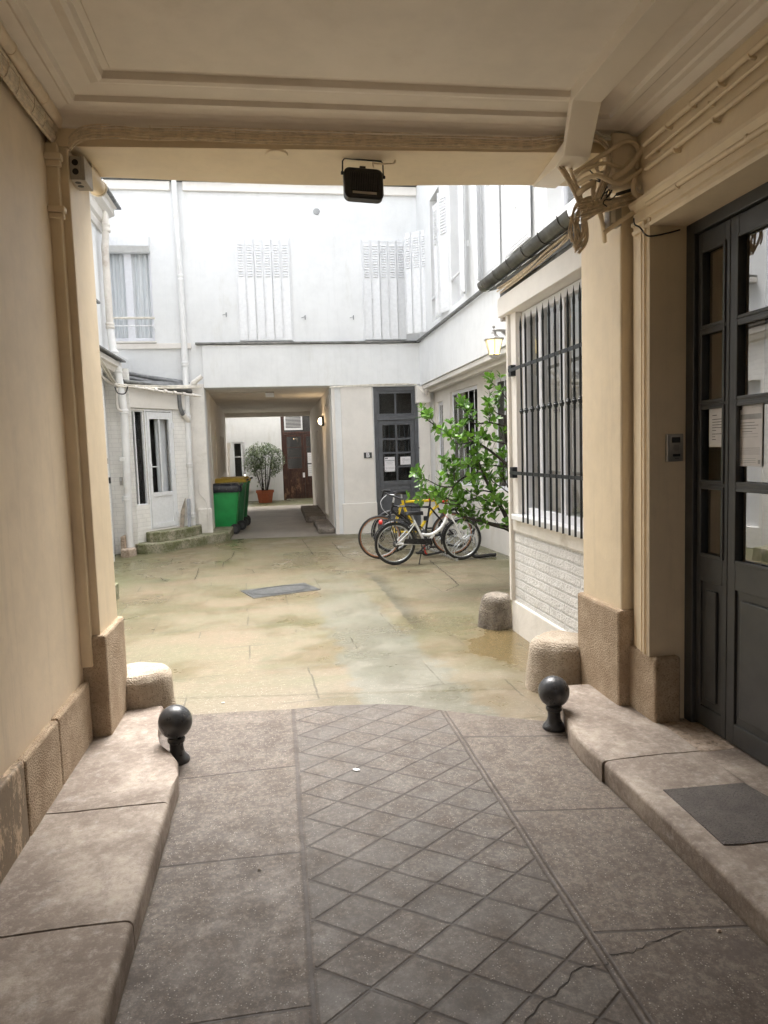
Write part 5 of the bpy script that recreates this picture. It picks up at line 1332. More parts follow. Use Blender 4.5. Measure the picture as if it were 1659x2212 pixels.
# passage: emergency light and wall lamp
c = at(583, 856, 'y', 14.6)
el = thing('emergency_light', 'small boxy emergency light under the passage ceiling', 'lamp', (c.x, c.y, 2.87))
m = MB(); m.box(c.x-.09, c.x+.09, c.y-.04, c.y+.04, 2.845, 2.87); m.build('base', 'box', el, bevel=.004)
m = MB(); m.box(c.x-.085, c.x+.085, c.y-.035, c.y+.035, 2.76, 2.844); m.build('diffuser', 'paper', el, bevel=.012)
m = MB(); m.tube([(c.x-.1, c.y, 2.86), (-1.25, c.y-.1, 2.855)], .008, 6); m.build('conduit', 'white2', el)
c = at(694, 910, 'x', 1.03)
wl = thing('wall_lamp', 'lit oval bulkhead lamp on the right wall of the passage', 'lamp', c)
m = MB(); m.box(1.03, 1.085, c.y-.10, c.y+.10, c.z-.11, c.z+.11); m.build('body', 'black', wl, bevel=.02)
m = MB(); m.lathe([(.002, -.07), (.05, -.06), (.075, -.035), (.08, 0), (.002, .0)], (1.03, c.y, c.z), 20, 'x'); m.build('diffuser', 'bulb', wl, smooth=True)
L_ = bpy.data.lights.new('wall_lamp_light', 'POINT'); L_.energy = 1.3; L_.color = (1, .7, .4); L_.shadow_soft_size = .05
o = bpy.data.objects.new('wall_lamp_light', L_); COL.objects.link(o); o.location = (-.14, 0, 0); o.parent = wl
m = MB(); m.tube([(1.07, 13.9, 2.72), (1.07, 14.5, 2.55), (1.07, 15.0, 2.60), (1.07, 15.6, 2.45), (1.07, 16.5, 2.5)], .012, 6, smooth=5); tag(m.build('cable', 'white2', None), 'painted cable looping along the right wall of the passage', 'cable')
# steps on the right of the passage
def padstep(label, y0, y1, x0, h):
    m = MB(); m.prism([(x0, y0+.12), (x0+.08, y0), (1.1, y0), (1.1, y1), (x0, y1)], 0, h); tag(m.build('step', 'plinth2' if False else 'slabd', None, bevel=.03, seg=3), label, 'step')
M['slabd'] = stone('worn_grey_step_stone', (.27, .235, .20), (.15, .125, .10), .5, 30)
padstep('near long stone step at the foot of the passage right wall', 13.75, 15.6, .76, .12)
padstep('far stone step deeper inside the passage on the right', 16.2, 19.6, .62, .15)

# bins
def bin_(label, loc, rz, body, lid, group, bag=False, h=1.0):
    t = thing('wheelie_bin', label, 'bin', loc, rz, group, local=True)
    a = rrect(.50, .46, .05, 3); b = rrect(.66, .56, .06, 3)
    m = MB(); m.loft([[(x*.94, y*.94, .03) for x, y in a], [(x, y, .06) for x, y in a], [(x+.03, y, .93*h) for x, y in b], [(x*1.05+.03, y*1.05, .93*h) for x, y in b], [(x*1.05+.03, y*1.05, .97*h) for x, y in b]], True, True)
    m.build('body', body, t, smooth=True)
    m = MB(); m.loft([[(x*1.09+.03, y*1.09, .972*h) for x, y in b], [(x*1.09+.03, y*1.09, 1.0*h) for x, y in b], [(x*.9+.03, y*.9, 1.06*h) for x, y in b]], True, True); m.build('lid', lid, t, smooth=True)
    m = MB(); m.tube([(.33, -.20, .98*h), (.42, -.20, 1.03*h), (.42, .20, 1.03*h), (.33, .20, .98*h)], .018, 8); m.build('handle', 'black', t, smooth=True)
    m = MB(); m.tube([(.22, -.27, .105), (.22, .27, .105)], .012, 8); m.build('axle', 'black', t)
    for s_ in (-1, 1):
        m = MB(); m.lathe([(.03, -.022), (.10, -.025), (.105, -.015), (.105, .015), (.10, .025), (.03, .022)], (.24, s_*.265, .105), 24, 'y'); wh = m.build('wheel', 'rubber', t, smooth=True)
        m = MB(); m.lathe([(0, -.028), (.055, -.028), (.06, -.02), (.06, .02), (0, .028)], (.24, s_*.265, .105), 16, 'y'); m.build('hub', 'dgrey', wh)
    if bag:
        rnd = random.Random(4); lo = []
        for k, (s_, z_) in enumerate(((1.12, .885), (1.14, .93), (1.13, .97), (1.11, 1.005))):
            lo.append([(x*s_+.03+rnd.uniform(-.008, .008), y*s_+rnd.uniform(-.008, .008), z_*h+rnd.uniform(-.012, .012)) for x, y in rrect(.66, .56, .06, 6)])
        m = MB(); m.loft(lo, True); m.build('bin_bag', 'bag', t, smooth=True)
    return t
bin_('bright green wheeled bin with a black bag over its rim at the passage mouth', (-1.13, 14.78, .0), R(0), 'green_bin', 'bag', 'wheelie bins in the passage', True, .98)
bin_('dark green wheeled bin with dull yellow lid right behind the bright green one', (-1.03, 15.5, .004), R(0), 'green_dark', 'lid_yellow', 'wheelie bins in the passage', False, 1.05)
bin_('furthest wheeled bin in the row, dark green with only its handle side showing', (-.98, 16.3, .004), R(2), 'green_dark', 'lid_yellow', 'wheelie bins in the passage', False, 1.05)

# ================================================================== SECOND COURTYARD beyond the passage
BYk = 24.7
fb = thing('far_building', 'white rendered house seen through the passage with a brown double door', 'building', (0, BYk, 0))
k0 = at(610, 1000, 'y', BYk).x; k1 = 1.75
wx0, wx1 = at(504, 1000, 'y', BYk).x, at(530, 1000, 'y', BYk).x; wz0, wz1 = at(515, 1055, 'y', BYk).z, at(515, 955, 'y', BYk).z
m = MB(Matrix.Translation((0, BYk, 0))); wall_with_holes(m, -4, 4, -.05, 7, [(k0, k1, -.06, 3.25), (wx0, wx1, wz0, wz1)], 0, .3); m.build('wall', 'white', fb)
m = MB(); m.box(-4, -1.72, 21.8, BYk, 0, 7); m.box(1.9, 4, 21.8, BYk, 0, 7); m.build('side_wall', 'white2', fb)
window(fb, Matrix.Translation((wx0, BYk+.06, wz0)), (wx1-wx0)*.8, wz1-wz0, 1, 2, mat='wpaint', fw=.05, zs=[(wz1-wz0)*.68], behind='dark_room')
m = MB(); m.box(wx0-.1, wx1+.15, BYk-.10, BYk-.001, wz0-.12, wz0-.04); m.build('window_sill', 'white2', fb)
TB = Matrix.Translation((0, BYk+.04, 0))
m = MB(TB); m.box(k0, k0+.10, 0, .08, 0, 3.25); m.box(k1-.1, k1, 0, .08, 0, 3.25); m.box(k0+.1, k1-.1, 0, .08, 3.15, 3.25); m.box(k0+.1, k1-.1, -.01, .08, 2.28, 2.36); dd = m.build('door', 'brown_door', fb, bevel=.006)
mid = (k0+k1)/2+.0
for x0, x1 in ((k0+.10, mid-.005), (mid+.005, k1-.10)):
    m = MB(TB); glazed(m, x0, x1, 1.0, 2.27, 1, 3, .085, .02, .07, .03); m.box(x0, x0+.085, .02, .07, .02, 1.0); m.box(x1-.085, x1, .02, .07, .02, 1.0); m.box(x0+.085, x1-.085, .02, .07, .02, .14); m.box(x0+.085, x1-.085, .035, .07, .14, 1.0)
    n_ = (x0+x1)/2; m.box(n_-.03, n_+.03, .022, .035, .14, .98)
    lf = m.build('leaf', 'brown_door', dd, bevel=.003)
    MB(TB).add([(x0+.08, .055, 1.05), (x1-.08, .055, 1.05), (x1-.08, .055, 2.2), (x0+.08, .055, 2.2)], [(0, 1, 2, 3)]).build('pane', 'glass', lf)
m = MB(TB); m.box(k0+.12, mid-.02, -.012, .03, 2.42, 3.12); m.build('vent_frame', 'wpaint', dd, bevel=.004)
m = MB(TB)
for i in range(12): z = 2.50+i*.047; m.box(k0+.17, mid-.07, -.022, -.013, z, z+.026)
m.build('vent_louvres', 'dgrey', dd)
m = MB(TB); m.box(k0+.1, k1-.1, .6, .62, 0, 3.2); m.box(mid, k1-.1, .05, .06, 2.4, 3.15); m.build('interior', 'dark_room', dd)
for (lab, q0, q1) in (('upper white paper in the right leaf of the brown door', (664, 978), (676, 1000)), ('lower white paper in the right leaf of the brown door', (665, 1003), (677, 1028)), ('small white card beside the lower pane of the brown door', (654, 1021), (659, 1031))):
    a, b = at(*q0, 'y', BYk+.05), at(*q1, 'y', BYk+.05); t = thing('paper_sheet', lab, 'notice', a)
    MB().box(a.x, b.x, BYk+.046, BYk+.05, b.z, a.z).build('sheet', 'paper', t)
    m = MB()
    for i in range(4): z = a.z+(b.z-a.z)*(.2+.17*i); m.box(a.x+.02, b.x-.03, BYk+.044, BYk+.0455, z, z+.008)
    m.build('printing', 'inkg', t)
# far left pipe
m = MB(); q = at(494, 1050, 'y', 22.4); q2 = at(494, 965, 'y', 22.4); m.tube([(q.x, 22.4, q.z), (q2.x, 22.4, q2.z)], .04, 8); m.box(q2.x-.06, q2.x+.06, 22.35, 22.45, q2.z-.05, q2.z+.12); tag(m.build('drain_pipe', 'pipeb', None), 'pale pipe just beyond the left end of the passage', 'drain pipe')

def leaf_mesh(m, p, d, up, L, W):
    d = d.normalized(); s_ = d.cross(up)
    if s_.length < 1e-4: s_ = d.orthogonal()
    s_.normalize(); n_ = s_.cross(d)
    pts = [p, p+d*L*.35+s_*W*.44+n_*W*.12, p+d*L*.72+s_*W*.46+n_*W*.08-n_*L*.02, p+d*L-n_*L*.08, p+d*L*.72-s_*W*.46+n_*W*.08-n_*L*.02, p+d*L*.35-s_*W*.44+n_*W*.12, p+d*L*.5-n_*L*.01]
    m.add(pts, [(0, 1, 6), (1, 2, 6), (2, 3, 6), (3, 4, 6), (4, 5, 6), (5, 0, 6)])
def rv(rnd):
    while True:
        v = Vector((rnd.uniform(-1, 1), rnd.uniform(-1, 1), rnd.uniform(-1, 1)))
        if .05 < v.length < 1: return v.normalized()

# potted shrub
pc = at(574, 1084, 'z', .0); pc = Vector((pc.x, 23.7, 0))
ps = thing('potted_shrub', 'bushy pale leaved shrub in a square terracotta pot beside the brown door', 'potted plant', pc, local=True)
m = MB(); a = .215; b = .275
sq = lambda r, z: [(x*r, y*r, z) for x, y in ((-1, -.35), (-.35, -1), (.35, -1), (1, -.35), (1, .35), (.35, 1), (-.35, 1), (-1, .35))]
m.loft([sq(a, 0), sq(b*.97, .33), sq(b*1.07, .335), sq(b*1.08, .42), sq(b*.98, .42), sq(b*.95, .36)], True, True); m.build('pot', 'terracotta', ps)
rnd = random.Random(9); st_ = MB(); lv = MB()
for i in range(16):
    a = rnd.uniform(0, 2*PI); o = Vector((math.cos(a)*.08, math.sin(a)*.08, .36)); tip = Vector((math.cos(a)*rnd.uniform(.12, .55), math.sin(a)*rnd.uniform(.12, .55), rnd.uniform(1.25, 1.95)))
    mid_ = o.lerp(tip, .5)+rv(rnd)*.08; st_.tube([o, mid_, tip], .011, 5, smooth=3, rs=(.013, .004))
for i in range(3600):
    while True:
        q = Vector((rnd.uniform(-1, 1), rnd.uniform(-1, 1), rnd.uniform(-1, 1)))
        if q.length < 1 and (mnoise.noise(q*2.6+Vector((3, 1, 7)))+.22*q.length > -.02): break
    q = Vector((q.x*.70, q.y*.62, 1.42+q.z*.62))
    if q.z < 1.15 and abs(q.x) < .25 and rnd.random() < .7: continue
    d = rv(rnd); d.z = d.z*.4-.25
    leaf_mesh(lv, q, d, Vector((0, 0, 1)), rnd.uniform(.07, .12), rnd.uniform(.028, .042))
for i in range(30):
    q = Vector((rnd.uniform(-.3, .1), rnd.uniform(-.2, .2), rnd.uniform(.45, .95))); leaf_mesh(lv, q, rv(rnd), Vector((0, 0, 1)), .09, .035)
st_.build('stems', 'bark', ps); lv.build('foliage', 'leaf2', ps)

# ================================================================== TREE behind the annex
z5 = Z(1650, 1500, 3.16)
tr = thing('tree', 'broad leaved evergreen tree leaning out past the end of the barred annex', 'tree', (3.0, 7.9, 0))
Yt = 7.9
def bp(pts, dy=0.0): return [at(*z5(x, y), 'y', Yt+dy+(k*.06 if dy else 0)) for k, (x, y) in enumerate(pts)]
tm = MB(); base = Vector((3.05, 7.95, 0))
j0 = at(*z5(1330, 2080), 'y', Yt)
tm.tube([base, Vector((3.02, 7.92, .35)), j0], .05, 10, smooth=4, rs=(.06, .04))
tm.tube([base, Vector((3.12, 7.95, .8)), at(*z5(1420, 1500), 'y', Yt), at(*z5(1330, 1150), 'y', Yt), at(*z5(1215, 900), 'y', Yt), at(*z5(1178, 700), 'y', Yt), at(*z5(1168, 505), 'y', Yt)], .04, 10, smooth=4, rs=(.055, .016))
tm.build('trunk', 'bark', tr, smooth=True)
BR = [
 ([(1330, 2080), (1230, 1900), (1130, 1690), (1000, 1470), (905, 1280), (832, 1090)], 0, (.032, .012)),
 ([(1330, 2060), (1225, 1925), (1050, 1890), (880, 1850), (700, 1805), (560, 1740), (545, 1620)], -.25, (.026, .008)),
 ([(1300, 2060), (1205, 1960), (1000, 1900), (860, 1850)], -.2, (.016, .008)),
 ([(880, 1235), (800, 1235), (690, 1270), (570, 1350), (500, 1445), (450, 1570)], -.3, (.014, .005)),
 ([(510, 1415), (350, 1405), (210, 1335), (90, 1280)], -.45, (.009, .003)),
 ([(1330, 1260), (1205, 1140), (1050, 1010), (910, 910), (760, 825), (560, 800), (385, 705), (220, 590), (130, 520)], -.1, (.020, .004)),
 ([(760, 830), (640, 870), (540, 860), (470, 780)], -.3, (.008, .003)),
 ([(1168, 640), (1060, 620), (960, 600), (760, 610), (670, 470), (600, 400)], -.15, (.015, .004)),
 ([(965, 600), (980, 500), (950, 400)], -.2, (.008, .003)),
 ([(1200, 870), (1050, 840), (900, 790), (770, 770), (650, 640)], -.2, (.010, .004)),
 ([(1180, 520), (1050, 470), (960, 330)], .15, (.009, .003)),
 ([(1190, 300), (1100, 190), (990, 85)], .1, (.007, .003)),
 ([(1210, 1165), (1000, 1140), (820, 1135), (640, 1130)], .1, (.010, .004)),
 ([(1080, 1620), (950, 1590), (800, 1560), (690, 1590), (560, 1590)], -.1, (.012, .004)),
 ([(1000, 1480), (880, 1460), (720, 1470), (600, 1430), (480, 1380)], .15, (.010, .004)),
 ([(560, 1600), (430, 1560), (300, 1500), (170, 1470)], -.4, (.007, .003)),
 ([(600, 1640), (400, 1620), (240, 1570), (110, 1540)], -.35, (.006, .003)),
 ([(1210, 1420), (1150, 1300), (1150, 1150), (1180, 980)], .2, (.010, .004)),
 ([(540, 1350), (520, 1250), (540, 1120)], -.3, (.006, .003)),
 ([(460, 1300), (430, 1210), (420, 1120)], -.3, (.006, .003)),
 ([(1130, 1700), (1030, 1720), (900, 1690), (780, 1700)], -.1, (.008, .003)),
 ([(1230, 1500), (1120, 1420), (1000, 1330), (960, 1180)], .25, (.009, .003)),
 ([(800, 1560), (820, 1420), (760, 1320)], .1, (.007, .003)),
]
rnd = random.Random(17); lv = MB()
def whorl(p, d, n, L):
    for k in range(n):
        a = 2*PI*k/n+rnd.uniform(-.4, .4); s_ = d.orthogonal().normalized(); b = d.cross(s_)
        dd_ = (d*rnd.uniform(.25, .9)+(s_*math.cos(a)+b*math.sin(a))+Vector((0, 0, .28))).normalized()
        leaf_mesh(lv, p+dd_*.012-d*rnd.uniform(0, .03), dd_, (d+Vector((0, -.2, .6))).normalized(), L*rnd.uniform(.7, 1.15), L*rnd.uniform(.46, .60))
for pts, dy, rs in BR:
    P = bp(pts, dy); b_ = MB(); b_.tube(P, .01, 7, smooth=4, rs=rs)
    # twigs with whorls
    tot = sum((P[i+1]-P[i]).length for i in range(len(P)-1))
    n_ = max(4, int(tot/.056)); start = .25 if rs[0] > .018 else .1
    for k in range(n_):
        f = start+(1-start)*(k+rnd.random())/n_; q = f*(len(P)-1); i = min(int(q), len(P)-2); p = P[i].lerp(P[i+1], q-i)
        if rs[0] > .025 and f < .5 and dy != 0: continue
        ax = (P[i+1]-P[i]).normalized()
        d = (ax*.6+rv(rnd)*.9+Vector((-.1, -.1, .45))).normalized(); L = rnd.uniform(.05, .17)
        tip = p+d*L; b_.tube([p, p+d*L*.5+rv(rnd)*.012, tip], .0026, 4, smooth=2)
        whorl(tip, d, rnd.choice((5, 6)), .092)
        if rnd.random() < .4: whorl(p.lerp(tip, .5), d, 3, .08)
    ax = (P[-1]-P[-2]).normalized(); whorl(P[-1], ax, 6, .085)
    b_.build('branch', 'bark', tr, smooth=True)
lv.build('foliage', 'leaf', tr)
print('leaf faces', len(lv.f))

# ================================================================== BICYCLES
def wheel(t, x, r, tyre='rubber', wall=None, rim='alu', y=0.0, disc=False, mud=None):
    w_ = MB(); w_.torus((x, y, r), r-.020, .020, 'y', 56, 10); wo = w_.build('wheel', tyre, t, smooth=True)
    if wall: q = MB(); q.torus((x, y-.008, r), r-.030, .0125, 'y', 56, 8); q.torus((x, y+.008, r), r-.030, .0125, 'y', 56, 8); q.build('sidewall', wall, wo, smooth=True)
    q = MB(); q.torus((x, y, r), r-.046, .009, 'y', 56, 8); q.build('rim', rim, wo, smooth=True)
    q = MB()
    for k in range(28):
        a = 2*PI*k/28; a2 = a+(.9 if k % 2 else -.9); s_ = .028 if k % 4 < 2 else -.028
        q.tube([(x+.020*math.cos(a2), y+s_, r+.020*math.sin(a2)), (x+(r-.05)*math.cos(a), y, r+(r-.05)*math.sin(a))], .0011, 3, caps=False)
    q.build('spokes', 'chrome', wo)
    q = MB(); q.lathe([(.010, -.05), (.022, -.034), (.014, -.028), (.014, .028), (.022, .034), (.010, .05)], (x, y, r), 12, 'y')
    if disc: q.torus((x, y-.04, r), .062, .005, 'y', 28, 6); q.torus((x, y-.04, r), .040, .004, 'y', 20, 6)
    q.build('hub', 'black' if disc else 'alu', wo, smooth=True)
def mudguard(t, x, r, a0, a1, mat='black'):
    m = MB(); lo = []
    for i in range(25):
        a = a0+(a1-a0)*i/24; c_, s_ = math.cos(a), math.sin(a)
        lo.append([(x+(r+.012+h)*c_, yy, r+(r+.012+h)*s_) for yy, h in ((-.026, 0), (-.018, .010), (0, .014), (.018, .010), (.026, 0), (.02, -.001), (0, .010), (-.02, -.001))])
    m.loft(lo, True, True); m.build('mudguard', mat, t, smooth=True)
def cranks(t, x, z, ring=.085, ang=.6, mat='black'):
    m = MB(); m.torus((x, -.05, z), ring, .006, 'y', 32, 6)
    for k in range(5): a = 2*PI*k/5; m.tube([(x, -.05, z), (x+ring*math.cos(a), -.05, z+ring*math.sin(a))], .007, 5)
    m.lathe([(.02, -.07), (.02, .05)], (x, 0, z), 12, 'y'); m.build('chainring', mat, t, smooth=True)
    m = MB()
    for s_, a in ((-1, ang), (1, ang+PI)):
        e_ = (x+.165*math.cos(a), s_*.075, z+.165*math.sin(a)); m.tube([(x, s_*.07, z), e_], .010, 8); m.box(e_[0]-.045, e_[0]+.045, min(e_[1], e_[1]+s_*.09), max(e_[1], e_[1]+s_*.09), e_[2]-.012, e_[2]+.012)
    m.build('crank', mat, t, bevel=.003)
def saddle(t, p, d=1, mat='black'):
    m = MB(); lo = []
    for x_, w_, h_ in ((-.13, .03, -.01), (-.12, .065, 0), (-.08, .075, .008), (-.02, .055, .004), (.06, .026, .0), (.13, .020, .0), (.145, .010, -.006)):
        lo.append([(p[0]+x_*d, yy*w_, p[2]+h_+zz_) for yy, zz_ in ((-1, -.015), (-.8, .012), (0, .02), (.8, .012), (1, -.015), (.5, -.035), (-.5, -.035))])
    m.loft(lo, True, True); m.build('saddle', mat, t, smooth=True)
def tubes(t, name, mat, segs, n=10):
    m = MB()
    for s_ in segs: m.tube(s_[0], s_[1], n, smooth=(4 if len(s_[0]) > 2 else 0))
    return m.build(name, mat, t, smooth=True)

# white city bike
g0, g1 = at(855, 1220.5, 'z', 0), at(999, 1209, 'z', 0)
d = g1-g0; WB = d.length
bk1 = thing('bicycle', 'white step through bicycle with black mudguards and rear carrier, nearest in the rack', 'bicycle', g0, math.atan2(d.y, d.x), local=True)
r1 = .300
def q1(zx, zy, y=0.0): return Vector(((zx-433)/635*WB, y, r1+((650-.079*(zx-433))-zy)/667))
wheel(bk1, 0, r1); wheel(bk1, WB, r1)
mudguard(bk1, 0, r1, R(5), R(165)); mudguard(bk1, WB, r1, R(60), R(190))
BBp = q1(715, 650)
tubes(bk1, 'frame', 'bike_white', [([q1(945, 330), q1(905, 440), q1(840, 520), q1(760, 562), q1(685, 560)], .024), ([q1(612, 425), q1(685, 580), BBp], .017), ([q1(955, 345), q1(962, 395)], .021),
      ([q1(620, 450, -.03), q1(540, 555, -.04), Vector((0, -.055, r1))], .009), ([q1(620, 450, .03), Vector((0, .055, r1))], .009), ([BBp+Vector((0, -.03, 0)), Vector((0, -.055, r1))], .010), ([BBp+Vector((0, .03, 0)), Vector((0, .055, r1))], .010), ([q1(800, 560), BBp], .020)])
tubes(bk1, 'fork', 'bike_white', [([q1(965, 395), q1(985, 430, -.035), q1(1030, 530, -.045), Vector((WB, -.05, r1))], .010), ([q1(965, 395), q1(985, 430, .035), Vector((WB, .05, r1))], .010)])
tubes(bk1, 'seat_post', 'alu', [([q1(612, 430), q1(598, 380)], .013)]); saddle(bk1, q1(610, 358))
tubes(bk1, 'handlebar', 'alu', [([q1(950, 340), q1(925, 235)], .013), ([q1(860, 225, -.27), q1(905, 215, -.2), q1(930, 235, 0), q1(905, 215, .2), q1(860, 225, .27)], .011)])
tubes(bk1, 'grip', 'red', [([q1(820, 235, -.28), q1(870, 225, -.27)], .016), ([q1(820, 235, .28), q1(870, 225, .27)], .016)])
tubes(bk1, 'brake_cable', 'red', [([q1(880, 250, -.2), q1(870, 340, -.1), q1(930, 400, -.03)], .004), ([q1(900, 240, .2), q1(975, 300, .1), q1(970, 400, .02)], .004)], 5)
tubes(bk1, 'carrier', 'black', [([q1(325, 430, -.06), q1(560, 420, -.06)], .006), ([q1(325, 430, .06), q1(560, 420, .06)], .006), ([q1(325, 430, -.06), q1(325, 430, .06)], .006), ([q1(440, 428, -.06), q1(440, 428, .06)], .005), ([q1(380, 430, -.06), Vector((.01, -.06, r1))], .006), ([q1(420, 430, -.06), Vector((.01, -.06, r1))], .006), ([q1(380, 430, .06), Vector((.01, .06, r1))], .006), ([q1(560, 420, 0), q1(615, 440, 0)], .006)], 6)
m = MB(); c = q1(318, 450); m.lathe([(.002, -.045), (.028, -.04), (.034, -.01), (.034, 0), (.002, .0)], c, 14, 'x'); m.build('tail_light', 'red', bk1, smooth=True)
cranks(bk1, BBp.x, BBp.z, .078, R(-142))
m = MB(); a, b = Vector((-.0+.10, -.062, r1+.035)), BBp+Vector((.09, -.062, .06))
m.hexa([(a.x, -.066, a.z-.035), (b.x, -.066, BBp.z-.01), (b.x, -.058, BBp.z-.01), (a.x, -.058, a.z-.035)], [(a.x+.03, -.066, a.z+.03), (b.x-.02, -.066, BBp.z+.085), (b.x-.02, -.058, BBp.z+.085), (a.x+.03, -.058, a.z+.03)]); m.build('chain_guard', 'bike_black', bk1, bevel=.006)
m = MB()
for i in range(5): m.torus((0, -.04-.004*i, r1), .045-.006*i, .003, 'y', 20, 5)
m.build('sprockets', 'dgrey', bk1)
tubes(bk1, 'kickstand', 'black', [([BBp+Vector((-.06, -.04, -.02)), Vector((BBp.x-.15, -.14, .01))], .008)], 6)

# black bike facing left, tan sidewalls
h0, h1 = at(822, 1207, 'z', 0), at(978, 1198.5, 'z', 0); d = h1-h0; W2 = d.length
bk2 = thing('bicycle', 'black framed bicycle with tan walled tyres and handlebar turned to the left', 'bicycle', h0, math.atan2(d.y, d.x), local=True)
r2 = .325; kx = W2/630
def q2(zx, zy, y=0.0): return Vector(((zx-345)*kx, y, r2+((610-.055*(zx-345))-zy)/630))
wheel(bk2, 0, r2, wall='tanwall', disc=True); wheel(bk2, W2, r2, wall='tanwall', disc=True)
BB2 = q2(735, 605)
tubes(bk2, 'frame', 'bike_black', [([q2(462, 318), q2(790, 325)], .017), ([q2(785, 300), BB2], .017), ([q2(450, 355), BB2], .021), ([q2(468, 285), q2(450, 370)], .020), ([q2(785, 325, -.03), Vector((W2, -.06, r2))], .009), ([q2(785, 325, .03), Vector((W2, .06, r2))], .009), ([BB2+Vector((0, -.03, 0)), Vector((W2, -.06, r2))], .011), ([BB2+Vector((0, .03, 0)), Vector((W2, .06, r2))], .011)])
tubes(bk2, 'fork', 'bike_black', [([q2(450, 370), q2(430, 420, -.05), Vector((0, -.06, r2))], .013), ([q2(450, 370), q2(430, 420, .05), Vector((0, .06, r2))], .013)])
tubes(bk2, 'stem', 'alu', [([q2(468, 290), q2(482, 215)], .015), ([q2(482, 215), q2(430, 215)], .014)])
tubes(bk2, 'handlebar', 'black', [([q2(520, 240, -.30), q2(440, 215, -.1), q2(430, 212, 0), q2(425, 205, .1), q2(400, 190, .30)], .013), ([q2(400, 178, .1), q2(455, 180, .1)], .02), ([q2(385, 240, .12), q2(400, 180, .1)], .012)])
tubes(bk2, 'brake_cable', 'wpaint', [([q2(420, 215, .05), q2(365, 270, 0), q2(370, 340, -.05), q2(425, 400, 0)], .003)], 5)
tubes(bk2, 'seat_post', 'black', [([q2(785, 305), q2(790, 240)], .014)]); saddle(bk2, q2(795, 225), -1)
cranks(bk2, BB2.x, BB2.z, .085, R(-60))
m = MB(); c = q2(740, 420); m.box(c.x-.03, c.x+.03, -.06, -.02, c.z-.05, c.z+.02); m.build('bottle_cage', 'black', bk2, bevel=.01)
m = MB(); 
for i, f_ in enumerate((0, 1, 2, 3, 4, 5, 6)): c = q2(508+i*9, 317); m.box(c.x-.005, c.x+.005, -.0185, -.0172, c.z-.006, c.z+.005)
m.build('frame_lettering', 'wpaint', bk2)
# yellow bike facing right with basket
r3 = .325; yy3 = 10.78
e0 = Vector((at(848, 1150, 'y', yy3).x, yy3, 0)); e1 = Vector((at(987, 1150, 'y', yy3+.15).x, yy3+.15, 0)); d = e1-e0; W3 = d.length
bk3 = thing('bicycle', 'yellow bicycle with a grey front basket, furthest from the lane and half hidden', 'bicycle', e0, math.atan2(d.y, d.x), local=True)
k3 = W3/610
def q3(zx, zy, y=0.0): return Vector(((zx-400)*k3, y, r3+((590-.05*(zx-400))-zy)/600))
wheel(bk3, 0, r3); wheel(bk3, W3, r3)
BB3 = q3(640, 590)
tubes(bk3, 'frame', 'bike_yellow', [([q3(530, 305), q3(815, 292)], .022), ([q3(500, 290), q3(530, 400), BB3], .021), ([q3(820, 350), q3(770, 400), BB3], .024), ([q3(812, 280), q3(830, 360)], .024), ([q3(490, 330, -.03), Vector((0, -.055, r3))], .010), ([q3(490, 330, .03), Vector((0, .055, r3))], .010), ([BB3, Vector((0, -.055, r3))], .012), ([BB3, Vector((0, .055, r3))], .012)])
tubes(bk3, 'fork', 'bike_black', [([q3(832, 365), q3(860, 400, -.04), Vector((W3, -.05, r3))], .011), ([q3(832, 365), q3(860, 400, .04), Vector((W3, .05, r3))], .011)])
mudguard(bk3, W3, r3, R(-5), R(150)); mudguard(bk3, 0, r3, R(30), R(190))
cranks(bk3, BB3.x, BB3.z, .08, R(20))
tubes(bk3, 'seat_post', 'alu', [([q3(500, 300), q3(490, 230)], .013)]); saddle(bk3, q3(490, 215))
tubes(bk3, 'handlebar', 'alu', [([q3(815, 285), q3(805, 200)], .013), ([q3(760, 190, -.28), q3(815, 195, -.1), q3(815, 195, .1), q3(760, 190, .28)], .012)])
# wire basket
c = q3(1080, 290); m = MB(); x0, x1, z0, z1 = c.x-.13, c.x+.13, c.z-.11, c.z+.11
for i in range(15):
    f_ = i/14; x = x0+(x1-x0)*f_; xb = c.x+(x-c.x)*.85
    for s_ in (-1, 1): m.tube([(x, s_*.17, z1), (xb, s_*.14, z0)], .0022, 4)
for i in range(9):
    y = -.17+.34*i/8
    for xx, xb in ((x0, c.x-.11), (x1, c.x+.11)): m.tube([(xx, y, z1), (xb, y*.82, z0)], .0022, 4)
for k in range(9):
    f_ = k/8; z = z0+(z1-z0)*f_; a = .11+.02*f_; b = .14+.03*f_; m.tube([(c.x-a, -b, z), (c.x+a, -b, z), (c.x+a, b, z), (c.x-a, b, z), (c.x-a, -b, z)], .0025 if k < 8 else .006, 4)
for i in range(9): y = -.14+.28*i/8; m.tube([(c.x-.11, y, z0), (c.x+.11, y, z0)], .002, 4)
m.build('basket', 'chrome', bk3)

